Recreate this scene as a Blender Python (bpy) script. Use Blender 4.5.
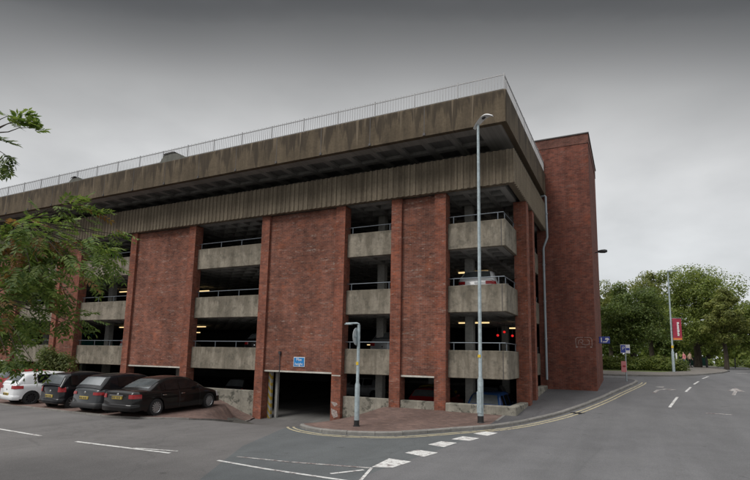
import bpy, bmesh, math, random
import numpy as np
from mathutils import Vector, Matrix, geometry
R = math.radians
scene = bpy.context.scene
for o in list(bpy.data.objects): bpy.data.objects.remove(o)
col = scene.collection

# ------------------------------------------------------------------ camera
YAW, PITCH, ROLL = -.467, .139, .02
fw = Vector((math.sin(YAW)*math.cos(PITCH), math.cos(YAW)*math.cos(PITCH), math.sin(PITCH)))
rt = Vector((math.cos(YAW), -math.sin(YAW), 0)); up = rt.cross(fw)
r2 = rt*math.cos(ROLL)+up*math.sin(ROLL); u2 = up*math.cos(ROLL)-rt*math.sin(ROLL)
cd = bpy.data.cameras.new('camera'); cam = bpy.data.objects.new('camera', cd); col.objects.link(cam)
M4 = Matrix((r2, u2, -fw)).transposed().to_4x4(); M4.translation = Vector((4.382, -20.19, 2.5))
cam.matrix_world = M4
cd.sensor_width = 36; cd.lens = 507.453/750*36; cd.shift_y = .06; cd.clip_end = 3000; cd.clip_start = .05
scene.camera = cam

# ------------------------------------------------------------------ world, sun, exposure
SUN_EL, SUN_AZ = R(48), R(205)          # azimuth from +Y clockwise: behind the camera, a little left
w = bpy.data.worlds.new('World'); scene.world = w; w.use_nodes = True
nt = w.node_tree; nt.nodes.clear()
N = nt.nodes.new; L = nt.links.new
sky = N('ShaderNodeTexSky'); sky.sky_type = 'NISHITA'; sky.sun_disc = False
sky.sun_elevation = SUN_EL; sky.sun_rotation = SUN_AZ; sky.dust_density = 3
tc = N('ShaderNodeTexCoord'); sep = N('ShaderNodeSeparateXYZ'); L(tc.outputs['Generated'], sep.inputs[0])
cmb = N('ShaderNodeMapping'); cmb.inputs['Scale'].default_value = (1.5, 1.5, 3.2); L(tc.outputs['Generated'], cmb.inputs[0])
nz = N('ShaderNodeTexNoise'); nz.inputs['Scale'].default_value = 1.7; nz.inputs['Detail'].default_value = 6; nz.inputs['Roughness'].default_value = .55
L(cmb.outputs[0], nz.inputs['Vector'])
nm = N('ShaderNodeMath'); nm.operation = 'MULTIPLY_ADD'; nm.inputs[1].default_value = .09; nm.inputs[2].default_value = -.045
L(nz.outputs['Fac'], nm.inputs[0])
ad = N('ShaderNodeMath'); ad.operation = 'ADD'; L(sep.outputs['Z'], ad.inputs[0]); L(nm.outputs[0], ad.inputs[1])
rp = N('ShaderNodeValToRGB'); cr = rp.color_ramp; cr.interpolation = 'B_SPLINE'
def ramp(cr, pts):
    while len(cr.elements) > 1: cr.elements.remove(cr.elements[-1])
    for i, (p, c) in enumerate(pts):
        e = cr.elements[0] if i == 0 else cr.elements.new(p)
        e.position = p; e.color = (*c, 1)
ramp(cr, [(0, (.44, .458, .472)), (.12, (.445, .46, .472)), (.28, (.43, .438, .442)), (.40, (.39, .392, .392)), (.50, (.225, .225, .222)),
          (.575, (.075, .075, .073)), (.62, (.036, .036, .035)), (.69, (.30, .30, .30)), (.77, (.88, .89, .90)), (1, (1, 1, 1))])
# vignette-like dark band put into the sky colour, lower towards both sides
dt = N('ShaderNodeVectorMath'); dt.operation = 'DOT_PRODUCT'; L(tc.outputs['Generated'], dt.inputs[0]); dt.inputs[1].default_value = tuple(rt)
sq = N('ShaderNodeMath'); sq.operation = 'MULTIPLY'; L(dt.outputs['Value'], sq.inputs[0]); L(dt.outputs['Value'], sq.inputs[1])
a2 = N('ShaderNodeMath'); a2.operation = 'MULTIPLY_ADD'; a2.inputs[1].default_value = .26; L(sq.outputs[0], a2.inputs[0]); L(ad.outputs[0], a2.inputs[2])
L(a2.outputs[0], rp.inputs[0])
sc = N('ShaderNodeVectorMath'); sc.operation = 'SCALE'; sc.inputs['Scale'].default_value = 10.5; L(rp.outputs[0], sc.inputs[0])
# soft brightness mottling of the cloud deck
nz2 = N('ShaderNodeTexNoise'); nz2.inputs['Scale'].default_value = 3.4; nz2.inputs['Detail'].default_value = 8
L(cmb.outputs[0], nz2.inputs['Vector'])
mm = N('ShaderNodeMapRange'); mm.inputs[1].default_value = .3; mm.inputs[2].default_value = .7; mm.inputs[3].default_value = .87; mm.inputs[4].default_value = 1.13
L(nz2.outputs['Fac'], mm.inputs[0])
sc2 = N('ShaderNodeVectorMath'); sc2.operation = 'SCALE'; L(sc.outputs[0], sc2.inputs[0]); L(mm.outputs[0], sc2.inputs['Scale'])
mx = N('ShaderNodeMix'); mx.data_type = 'RGBA'; mx.inputs[0].default_value = .95
L(sky.outputs[0], mx.inputs[6]); L(sc2.outputs[0], mx.inputs[7])
bg = N('ShaderNodeBackground'); bg.inputs['Strength'].default_value = .1; L(mx.outputs[2], bg.inputs['Color'])
wo = N('ShaderNodeOutputWorld'); L(bg.outputs[0], wo.inputs['Surface'])

sd = bpy.data.lights.new('sun', 'SUN'); sd.energy = 1.3; sd.angle = R(25); sd.color = (1, .97, .93)
so = bpy.data.objects.new('sun', sd); col.objects.link(so)
sdir = Vector((math.sin(SUN_AZ)*math.cos(SUN_EL), math.cos(SUN_AZ)*math.cos(SUN_EL), math.sin(SUN_EL)))
so.rotation_euler = sdir.to_track_quat('Z', 'Y').to_euler(); so.location = (0, -30, 60)

scene.view_settings.view_transform = 'Standard'; scene.view_settings.look = 'None'
scene.view_settings.exposure = .65; scene.view_settings.gamma = 1; scene.view_settings.use_curve_mapping = False
scene.render.engine = 'CYCLES'
scene.cycles.max_bounces = 6

# ------------------------------------------------------------------ material helpers
class NT:
    def __init__(s, name, rough=.85, spec=.3):
        s.m = bpy.data.materials.new(name); s.m.use_nodes = True; s.t = s.m.node_tree
        s.b = s.t.nodes['Principled BSDF']; s.b.inputs['Roughness'].default_value = rough
        s.b.inputs['Specular IOR Level'].default_value = spec
        s.co = s.n('ShaderNodeTexCoord')
    def n(s, t, **k):
        x = s.t.nodes.new(t)
        for a, b in k.items(): setattr(x, a, b)
        return x
    def l(s, a, b): s.t.links.new(a, b)
    def val(s, inp, v):
        if isinstance(v, (int, float)): inp.default_value = v
        elif isinstance(v, (tuple, list)): inp.default_value = (*v, 1) if len(v) == 3 and inp.type == 'RGBA' else v
        else: s.l(v, inp)
    def math(s, op, a, b=0., c=0.):
        x = s.n('ShaderNodeMath', operation=op)
        for i, v in enumerate((a, b, c)): s.val(x.inputs[i], v)
        return x.outputs[0]
    def mapping(s, vec, scale=(1, 1, 1), loc=(0, 0, 0)):
        x = s.n('ShaderNodeMapping'); x.inputs['Scale'].default_value = scale; x.inputs['Location'].default_value = loc
        s.l(vec, x.inputs[0]); return x.outputs[0]
    def noise(s, vec, scale=1, detail=4, rough=.55, mul=(1, 1, 1)):
        x = s.n('ShaderNodeTexNoise'); x.inputs['Scale'].default_value = scale; x.inputs['Detail'].default_value = detail
        x.inputs['Roughness'].default_value = rough; s.l(s.mapping(vec, mul), x.inputs['Vector']); return x.outputs['Fac']
    def rng(s, v, a, b, c=0., d=1., smooth=True):
        x = s.n('ShaderNodeMapRange'); x.interpolation_type = 'SMOOTHSTEP' if smooth else 'LINEAR'
        for i, q in enumerate((v, a, b, c, d)): s.val(x.inputs[i], q)
        return x.outputs[0]
    def mix(s, f, a, b, mode='MIX'):
        x = s.n('ShaderNodeMix', data_type='RGBA', blend_type=mode); s.val(x.inputs[0], f); s.val(x.inputs[6], a); s.val(x.inputs[7], b)
        return x.outputs[2]
    def mul(s, colr, f):
        x = s.n('ShaderNodeVectorMath', operation='SCALE'); s.val(x.inputs[0], colr); s.val(x.inputs['Scale'], f); return x.outputs[0]
    def color(s, c): s.val(s.b.inputs['Base Color'], c)
    def bump(s, h, strength=.3, dist=.02):
        x = s.n('ShaderNodeBump'); x.inputs['Strength'].default_value = strength; x.inputs['Distance'].default_value = dist
        s.l(h, x.inputs['Height']); s.l(x.outputs[0], s.b.inputs['Normal'])
    def wallvec(s):
        """(along-wall, height, 0) for vertical faces whatever way they look"""
        g = s.n('ShaderNodeNewGeometry'); sp = s.n('ShaderNodeSeparateXYZ'); s.l(g.outputs['True Normal'], sp.inputs[0])
        ax = s.math('GREATER_THAN', s.math('ABSOLUTE', sp.outputs[0]), .7)
        p = s.n('ShaderNodeSeparateXYZ'); s.l(s.co.outputs['Object'], p.inputs[0])
        u = s.math('ADD', s.math('MULTIPLY', p.outputs[0], s.math('SUBTRACT', 1, ax)), s.math('MULTIPLY', p.outputs[1], ax))
        c = s.n('ShaderNodeCombineXYZ'); s.l(u, c.inputs[0]); s.l(p.outputs[2], c.inputs[1]); return c.outputs[0], p.outputs[2], u

def brick_mat(name, c1, c2, mortar, dark=.55, pale=.35):
    s = NT(name, .9, .2); v, z, u = s.wallvec()
    b = s.n('ShaderNodeTexBrick'); s.l(v, b.inputs['Vector'])
    b.inputs['Scale'].default_value = 1; b.inputs['Brick Width'].default_value = .225; b.inputs['Row Height'].default_value = .075
    b.inputs['Mortar Size'].default_value = .006; b.inputs['Mortar Smooth'].default_value = .2; b.inputs['Bias'].default_value = -.1
    s.val(b.inputs['Color1'], c1); s.val(b.inputs['Color2'], c2); s.val(b.inputs['Mortar'], mortar)
    n1 = s.noise(v, .45, 5, .6); n2 = s.noise(v, 3.2, 5, .65); n6 = s.noise(v, 1.3, 4, .6)
    c = s.mul(b.outputs['Color'], s.rng(n1, .3, .72, 1.12, dark))
    c = s.mul(c, s.rng(n2, .3, .7, .78, 1.2))
    c = s.mix(s.rng(n6, .52, .7, 0, .55), c, s.mix(1, c, (1.25, .95, .72), 'MULTIPLY'))
    n7 = s.noise(v, 1, 2, .5, (4.4, 13, 1)); c = s.mix(s.rng(n7, .66, .74, 0, pale*.55), c, (.42, .36, .31))
    # odd dark headers
    n4 = s.noise(v, 1, 2, .5, (3.6, 12.5, 1)); c = s.mul(c, s.rng(n4, .58, .72, 1, .62))
    run = s.noise(v, 1, 4, .6, (1.7, .12, 1)); c = s.mul(c, s.rng(run, .3, .7, .84, 1.12))
    # lime bloom in broken horizontal lines and specks
    n3 = s.noise(v, 1, 5, .7, (.9, 5.5, 1)); n5 = s.noise(v, 1, 3, .6, (7, 13, 1))
    e = s.math('MULTIPLY', s.rng(n3, .54, .70), s.rng(n5, .42, .66, .12, 1))
    c = s.mix(s.math('MULTIPLY', e, pale), c, (.36, .29, .25))
    s.color(c); s.bump(b.outputs['Fac'], .35, -.006); return s.m

def concrete_mat(name, base, stain, zspan=None, pale=None, streak=.8, wet=0., algae=.0):
    """weathered board-marked concrete: vertical run-down streaks, blotches, optional drips below the coping"""
    s = NT(name, .92, .2); v, z, u = s.wallvec()
    st = s.noise(v, 1, 5, .65, (2.3, .16, 1)); bl = s.noise(v, .8, 5, .6); fi = s.noise(v, 9, 4, .7)
    f = s.math('MULTIPLY', s.rng(st, .35, .7), streak)
    c = s.mix(f, base, stain)
    c = s.mul(c, s.rng(bl, .3, .7, .82, 1.15)); c = s.mul(c, s.rng(fi, .25, .75, .84, 1.14))
    if zspan:
        z0, z1 = zspan
        g = s.n('ShaderNodeSeparateXYZ'); s.l(s.co.outputs['Generated'], g.inputs[0])
        h = s.math('SUBTRACT', 1, g.outputs[2])       # 0 at the coping, 1 at the lower edge
        d1 = s.noise(v, 1, 4, .6, (1.5, 0, 1)); d2 = s.noise(v, 1, 3, .6, (4.5, .25, 1))
        drip = s.rng(s.math('SUBTRACT', s.math('MULTIPLY', s.rng(d1, .38, .68), z1), h), -.12, .1)
        drip = s.math('MULTIPLY', drip, s.rng(d2, .3, .6, .35, 1))
        c = s.mix(s.math('MULTIPLY', drip, wet), c, stain)
        if pale:
            d3 = s.noise(v, 1, 3, .55, (2.9, 0, 1)); d4 = s.noise(v, 1, 2, .5, (9, .15, 1))
            pd = s.rng(s.math('SUBTRACT', s.math('MULTIPLY', s.rng(d3, .5, .68), .95), h), -.1, .22)
            c = s.mix(s.math('MULTIPLY', s.math('MULTIPLY', pd, s.rng(d4, .35, .6)), .75), c, pale)
    if algae:
        a = s.noise(v, 2.4, 6, .72); c = s.mix(s.math('MULTIPLY', s.rng(a, .5, .62), algae), c, (.035, .037, .03))
    s.color(c); s.bump(fi, .25, .01); return s.m

def flat_mat(name, c, rough=.5, metal=0, var=.08, scale=3., emit=None, coat=0):
    s = NT(name, rough, .5); n = s.noise(s.co.outputs['Object'], scale, 4)
    s.color(s.mul(c, s.rng(n, .3, .7, 1-var, 1+var))); s.b.inputs['Metallic'].default_value = metal
    if coat: s.b.inputs['Coat Weight'].default_value = coat; s.b.inputs['Coat Roughness'].default_value = .05
    if emit: s.val(s.b.inputs['Emission Color'], c); s.b.inputs['Emission Strength'].default_value = emit
    return s.m

def asphalt_mat(name, c, c2, crack=.5):
    s = NT(name, .88, .3); o = s.co.outputs['Object']
    big = s.noise(o, .16, 5, .6); mid = s.noise(o, 1.1, 5, .65); fine = s.noise(o, 38, 3, .8); grit = s.noise(o, 120, 2, .9)
    k = s.mix(s.rng(big, .35, .66), c, c2); k = s.mul(k, s.rng(mid, .3, .7, .94, 1.06)); k = s.mul(k, s.rng(fine, .25, .75, .76, 1.26)); k = s.mul(k, s.rng(grit, .3, .7, .8, 1.22))
    tr_ = s.noise(o, 1, 4, .6, (.75, .045, 1)); k = s.mul(k, s.rng(tr_, .3, .7, .9, 1.09))
    # old oil drips, patched seams and tyre tracks
    oil = s.noise(o, 1.9, 3, .5); k = s.mul(k, s.rng(oil, .66, .76, 1, .72))
    vo = s.n('ShaderNodeTexVoronoi', feature='DISTANCE_TO_EDGE'); vo.inputs['Scale'].default_value = .17
    wob = s.noise(o, 1.2, 3); mv = s.n('ShaderNodeVectorMath', operation='ADD'); s.l(o, mv.inputs[0]); s.l(wob, mv.inputs[1]); s.l(mv.outputs[0], vo.inputs['Vector'])
    k = s.mul(k, s.rng(vo.outputs['Distance'], .0, .008, crack, 1))
    s.color(k); s.bump(fine, .35, .006); return s.m

def paint_line_mat(name, c, under, wear=.5):
    s = NT(name, .75, .3); o = s.co.outputs['Object']
    n = s.noise(o, 5, 6, .75); n2 = s.noise(o, 30, 4, .8)
    f = s.math('MULTIPLY', s.rng(n, wear-.1, wear+.1), s.rng(n2, .35, .5, .55, 1))
    s.color(s.mix(f, under, c)); return s.m

def paver_mat(name, c1, c2, mortar, bw=.2, rh=.1):
    s = NT(name, .9, .2); o = s.co.outputs['Object']
    b = s.n('ShaderNodeTexBrick'); s.l(o, b.inputs['Vector']); b.inputs['Scale'].default_value = 1
    b.inputs['Brick Width'].default_value = bw; b.inputs['Row Height'].default_value = rh; b.inputs['Mortar Size'].default_value = .006
    s.val(b.inputs['Color1'], c1); s.val(b.inputs['Color2'], c2); s.val(b.inputs['Mortar'], mortar)
    n = s.noise(o, .5, 5, .6); n2 = s.noise(o, 4, 4, .6); g = s.noise(o, 26, 3, .8)
    c = s.mul(b.outputs['Color'], s.rng(n, .3, .7, .8, 1.18)); c = s.mul(c, s.rng(n2, .3, .7, .85, 1.12)); c = s.mul(c, s.rng(g, .25, .75, .85, 1.15))
    s.color(c); s.bump(b.outputs['Fac'], .3, -.005); return s.m

def leaf_mat(name, a, b, back=.0, rough=.55):
    s = NT(name, rough, .35)
    oi = s.n('ShaderNodeNewGeometry'); rnd = oi.outputs['Random Per Island']
    n = s.noise(s.co.outputs['Object'], .9, 3)
    c = s.mix(rnd, a, b); c = s.mul(c, s.rng(n, .3, .7, .75, 1.25)); s.color(c)
    s.b.inputs['Subsurface Weight'].default_value = 0
    tr = s.n('ShaderNodeBsdfTranslucent'); s.val(tr.inputs[0], s.mul(c, 1.4)); ms = s.n('ShaderNodeMixShader'); ms.inputs[0].default_value = .42
    out = s.t.nodes['Material Output']; s.l(s.b.outputs[0], ms.inputs[1]); s.l(tr.outputs[0], ms.inputs[2]); s.l(ms.outputs[0], out.inputs['Surface'])
    return s.m

def bark_mat(name, c):
    s = NT(name, .95, .1); n = s.noise(s.co.outputs['Object'], 6, 5, .7, (1, 1, .25)); s.color(s.mul(c, s.rng(n, .3, .7, .6, 1.3))); s.bump(n, .6, .03); return s.m

def glass_mat(name, c=(.012, .014, .016), rough=.04, ior=2.2):
    s = NT(name, rough, .5); n = s.noise(s.co.outputs['Object'], 2, 2); s.color(s.mul(c, s.rng(n, .3, .7, .8, 1.2))); s.b.inputs['IOR'].default_value = ior; return s.m

def stripe_mat(name, a, b, per):
    s = NT(name, .6); p = s.n('ShaderNodeSeparateXYZ'); s.l(s.co.outputs['Object'], p.inputs[0])
    q = s.math('FRACT', s.math('DIVIDE', s.math('ADD', s.math('ADD', p.outputs[2], s.math('MULTIPLY', p.outputs[0], 1.2)), 50), per))
    n = s.noise(s.co.outputs['Object'], 7, 4, .7)
    s.color(s.mix(s.math('MULTIPLY', s.math('GREATER_THAN', q, .5), s.rng(n, .35, .5, .35, 1)), a, b)); return s.m

M = {}
M['brick'] = brick_mat('red_brick', (.225, .084, .056), (.132, .056, .044), (.20, .14, .11), .68, .8)
M['brick_pier'] = brick_mat('red_brick_pier', (.25, .082, .05), (.155, .058, .042), (.19, .125, .10), .75, .6)
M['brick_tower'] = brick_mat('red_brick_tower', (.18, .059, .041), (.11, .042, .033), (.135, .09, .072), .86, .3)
M['brick_cap'] = brick_mat('soldier_brick', (.15, .062, .046), (.115, .048, .038), (.13, .1, .085), .8, .2)
M['parapet'] = concrete_mat('parapet_concrete', (.265, .236, .19), (.135, .118, .092), (0, .75), None, .85, .8, .34)
M['fluted'] = concrete_mat('fluted_concrete', (.200, .166, .122), (.085, .068, .05), None, None, .75)
M['fascia'] = concrete_mat('fascia_concrete', (.120, .094, .064), (.050, .040, .030), (0, 1.1), (.175, .14, .10), .6, .92)
M['upstand'] = concrete_mat('grey_upstand', (.13, .13, .115), (.075, .075, .068), None, None, .6)
M['slab'] = concrete_mat('slab_concrete', (.34, .335, .32), (.22, .215, .2), None, None, .5)
M['soffit'] = concrete_mat('roof_soffit_concrete', (.26, .255, .24), (.18, .175, .165), None, None, .5)
M['floor'] = concrete_mat('deck_concrete', (.17, .166, .158), (.12, .118, .112), None, None, .5)
M['interior'] = concrete_mat('interior_dark', (.09, .088, .085), (.06, .06, .058), None, None, .5)  # darkened concrete: the deep interior's shade is put into the colour
M['column'] = concrete_mat('column_concrete', (.42, .41, .38), (.33, .32, .29), None, None, .5)
M['lowwall'] = concrete_mat('mossy_concrete', (.30, .28, .235), (.16, .15, .125), (0, .5), None, .6, .6, .75)
M['lintel'] = concrete_mat('lintel_paint', (.52, .50, .45), (.36, .34, .3), None, None, .5)
M['rail'] = flat_mat('galvanised_rail', (.13, .15, .17), .5, .5)
M['roofrail'] = flat_mat('roof_rail_paint', (.27, .27, .275), .5, .2)
M['pipe'] = flat_mat('grey_plastic_pipe', (.33, .37, .40), .5)
M['coping'] = flat_mat('lead_coping', (.06, .055, .055), .6)
M['galv'] = flat_mat('galvanised_post', (.34, .40, .42), .5, .3, .15, 9)
M['black'] = flat_mat('black_paint', (.014, .014, .015), .5)
M['darkmetal'] = flat_mat('dark_metal', (.05, .05, .055), .45, .3)
M['tagyellow'] = flat_mat('yellow_tag', (.62, .42, .03), .6)
M['blue'] = flat_mat('blue_sign', (.012, .19, .48), .4, 0, .05)
M['royal'] = flat_mat('royal_blue_sign', (.03, .055, .33), .4, 0, .05)
M['white'] = flat_mat('white_paint', (.75, .75, .75), .45, 0, .04)
M['greysign'] = flat_mat('sign_back_grey', (.42, .45, .46), .5, .2)
M['banner'] = flat_mat('burgundy_banner', (.30, .022, .05), .7, 0, .15, 4)
M['orange'] = flat_mat('orange_band', (.60, .17, .04), .7)
M['pinkposter'] = flat_mat('pink_poster', (.60, .22, .22), .7)
M['redposter'] = flat_mat('red_mark', (.40, .03, .05), .7)
M['graffiti'] = flat_mat('faded_chalk_paint', (.30, .25, .23), .9, 0, .35, 14)
M['hazard'] = stripe_mat('hazard_stripes', (.36, .36, .34), (.45, .31, .04), .34)
M['tube'] = flat_mat('lit_tube', (1.0, .72, .34), .5, 0, .02, 1, .75)
M['redlamp'] = flat_mat('red_lamp', (.8, .02, .02), .5, 0, .02, 1, .55)
M['asph_front'] = asphalt_mat('front_street_asphalt', (.128, .122, .119), (.112, .107, .105), .85)
M['asph_junc'] = asphalt_mat('junction_asphalt', (.098, .105, .107), (.088, .094, .097), .85)
M['asph_side'] = asphalt_mat('side_road_asphalt', (.122, .121, .123), (.108, .107, .110), .92)
M['footway'] = asphalt_mat('footway_asphalt', (.088, .085, .088), (.072, .07, .073), .8)
M['path'] = asphalt_mat('park_path', (.15, .135, .12), (.125, .115, .105), 1)
M['paver'] = paver_mat('brick_pavers', (.165, .108, .09), (.13, .088, .077), (.105, .085, .075))
M['kerb'] = concrete_mat('kerb_stone', (.22, .21, .195), (.15, .145, .135), None, None, .5)
M['wline'] = paint_line_mat('white_line', (.60, .60, .58), (.12, .088, .086), .43)
M['wline_faint'] = paint_line_mat('worn_white_line', (.45, .45, .43), (.12, .088, .086), .5)
M['yline'] = paint_line_mat('yellow_line', (.46, .41, .27), (.12, .088, .086), .42)
M['grass'] = asphalt_mat('lawn', (.085, .115, .03), (.11, .125, .045), 1)
M['soil'] = asphalt_mat('ground_soil', (.10, .095, .085), (.08, .078, .07), 1)
M['leaf_fg'] = leaf_mat('ash_leaf', (.05, .098, .016), (.15, .195, .038))
M['leaf_rust'] = leaf_mat('rusty_leaf', (.14, .06, .018), (.16, .10, .025))
M['leaf_shrub'] = leaf_mat('shrub_leaf', (.07, .105, .025), (.15, .17, .05))
M['leaf_dark'] = leaf_mat('dark_leaf', (.05, .085, .016), (.12, .155, .035))
M['leaf_mid'] = leaf_mat('mid_leaf', (.09, .135, .024), (.22, .255, .06))
M['leaf_olive'] = leaf_mat('olive_leaf', (.10, .13, .028), (.22, .23, .06))
M['leaf_hedge'] = leaf_mat('hedge_leaf', (.07, .11, .02), (.18, .21, .045))
M['flower'] = leaf_mat('yellow_flower', (.45, .36, .04), (.35, .30, .05))
M['bark'] = bark_mat('bark', (.06, .05, .04))
M['tyre'] = flat_mat('tyre_rubber', (.016, .016, .017), .85)
M['rim'] = flat_mat('alloy_rim', (.42, .43, .44), .35, .7)
M['rim_dark'] = flat_mat('dark_rim', (.05, .05, .055), .4, .6)
M['glass'] = glass_mat('car_glass', (.085, .095, .10), .03, 2.4)
M['glass_side'] = glass_mat('car_side_glass', (.006, .007, .008), .05, 1.5)
M['plate'] = flat_mat('yellow_plate', (.46, .34, .07), .5)
M['tail'] = flat_mat('red_tail_lamp', (.26, .010, .012), .15, 0, .1, 3)
M['headl'] = flat_mat('clear_headlamp', (.5, .5, .5), .1)
M['trim'] = flat_mat('black_plastic', (.022, .022, .023), .6)
M['chrome'] = flat_mat('chrome', (.6, .6, .6), .15, 1)
M['greenboard'] = flat_mat('green_hoarding', (.012, .085, .06), .6)
M['skin'] = flat_mat('skin', (.42, .25, .18), .6)
def car_paint(n, c, metal=0):
    m = flat_mat(n, c, .45, metal, .03, 1, None, .75); m.node_tree.nodes['Principled BSDF'].inputs['Specular IOR Level'].default_value = .1
    m.node_tree.nodes['Principled BSDF'].inputs['Coat IOR'].default_value = 1.42; m.node_tree.nodes['Principled BSDF'].inputs['Coat Roughness'].default_value = .03; return m
M['c_white'] = car_paint('white_car_paint', (.68, .69, .70)); M['c_black'] = car_paint('black_car_paint', (.006, .006, .008))
M['c_sedan'] = car_paint('dark_brown_black_paint', (.007, .006, .006)); M['c_grey'] = car_paint('grey_car_paint', (.04, .043, .047), .3)
M['c_red'] = car_paint('red_car_paint', (.22, .012, .014)); M['c_blue'] = car_paint('blue_car_paint', (.012, .045, .14)); M['c_teal'] = car_paint('teal_car_paint', (.03, .20, .20))
M['c_silver'] = car_paint('silver_car_paint', (.33, .34, .35), .5); M['c_yellow'] = car_paint('yellow_car_paint', (.5, .36, .04))

# ------------------------------------------------------------------ object helpers
def link(o, parent=None):
    col.objects.link(o)
    if parent is not None: o.parent = parent
    return o
def tag(o, label=None, cat=None, group=None, kind=None):
    if label: o['label'] = label
    if cat: o['category'] = cat
    if group: o['group'] = group
    if kind: o['kind'] = kind
    return o
def empty(name, loc=(0, 0, 0), rz=0):
    o = bpy.data.objects.new(name, None); o.location = loc; o.rotation_euler = (0, 0, rz); o.empty_display_size = .3
    return link(o)
def copy_tree(o, parent=None):
    c = o.copy(); col.objects.link(c); c.parent = parent
    for ch in list(o.children): copy_tree(ch, c)
    return c
class MB:
    def __init__(s): s.v = []; s.f = []; s.mi = []
    def add(s, vs, fs, mi=0):
        b = len(s.v); s.v += [tuple(p) for p in vs]; s.f += [tuple(b+i for i in f) for f in fs]; s.mi += [mi]*len(fs); return s
    def box(s, x0, x1, y0, y1, z0, z1, mi=0):
        vs = [(x, y, z) for z in (z0, z1) for y in (y0, y1) for x in (x0, x1)]
        return s.add(vs, [(0, 2, 3, 1), (4, 5, 7, 6), (0, 1, 5, 4), (2, 6, 7, 3), (0, 4, 6, 2), (1, 3, 7, 5)], mi)
    def prism(s, plan, z0, z1, mi=0):
        n = len(plan); a = sum(plan[i][0]*plan[(i+1) % n][1]-plan[(i+1) % n][0]*plan[i][1] for i in range(n))
        if a < 0: plan = plan[::-1]
        vs = [(x, y, z0) for x, y in plan]+[(x, y, z1) for x, y in plan]
        return s.add(vs, [tuple(range(n))[::-1], tuple(range(n, 2*n))]+[(i, (i+1) % n, n+(i+1) % n, n+i) for i in range(n)], mi)
    def tube(s, pts, rad, n=8, mi=0, cap=True):
        pts = [Vector(p) for p in pts]
        if not isinstance(rad, (list, tuple)): rad = [rad]*len(pts)
        rings = []; prev = None
        for i, p in enumerate(pts):
            d = (pts[min(i+1, len(pts)-1)]-pts[max(i-1, 0)]).normalized()
            a = prev if prev else (Vector((1, 0, 0)) if abs(d.x) < .8 else Vector((0, 1, 0)))
            a = (a-d*a.dot(d)).normalized(); b = d.cross(a); prev = a
            rings += [p+(a*math.cos(2*math.pi*k/n)+b*math.sin(2*math.pi*k/n))*rad[i] for k in range(n)]
        fs = [(i*n+k, i*n+(k+1) % n, (i+1)*n+(k+1) % n, (i+1)*n+k) for i in range(len(pts)-1) for k in range(n)]
        if cap: fs += [tuple(range(n))[::-1], tuple((len(pts)-1)*n+k for k in range(n))]
        return s.add(rings, fs, mi)
    def lathe(s, prof, origin=(0, 0, 0), axis='z', n=24, mi=0):
        vs = []
        for r, h in prof:
            for k in range(n):
                c, q = math.cos(2*math.pi*k/n)*r, math.sin(2*math.pi*k/n)*r
                p = (c, q, h) if axis == 'z' else (c, h, q) if axis == 'y' else (h, c, q)
                vs.append(tuple(p[i]+origin[i] for i in range(3)))
        return s.add(vs, [(i*n+k, i*n+(k+1) % n, (i+1)*n+(k+1) % n, (i+1)*n+k) for i in range(len(prof)-1) for k in range(n)], mi)
    def grid(s, P, mi=0, flip=False):
        nr, nc = len(P), len(P[0])
        fs = [(i*nc+j, i*nc+j+1, (i+1)*nc+j+1, (i+1)*nc+j) for i in range(nr-1) for j in range(nc-1)]
        if flip: fs = [f[::-1] for f in fs]
        return s.add([p for r in P for p in r], fs, mi)
    def build(s, name, mats, parent=None, smooth=False, bevel=0, fix=True):
        me = bpy.data.meshes.new(name); me.from_pydata(s.v, [], s.f)
        if not isinstance(mats, (list, tuple)): mats = [mats]
        for m in mats: me.materials.append(m)
        me.polygons.foreach_set('material_index', s.mi)
        if fix or bevel:
            bm = bmesh.new(); bm.from_mesh(me)
            if bevel:
                bmesh.ops.bevel(bm, geom=[e for e in bm.edges if len(e.link_faces) == 2 and e.calc_face_angle(0) > .6], offset=bevel, segments=1, affect='EDGES', clamp_overlap=True)
            if fix: bmesh.ops.recalc_face_normals(bm, faces=bm.faces)
            bm.to_mesh(me); bm.free()
        if smooth:
            me.polygons.foreach_set('use_smooth', [True]*len(me.polygons))
            me.set_sharp_from_angle(angle=R(smooth if smooth > 1 else 38))
        me.update()
        return link(bpy.data.objects.new(name, me), parent)

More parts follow.
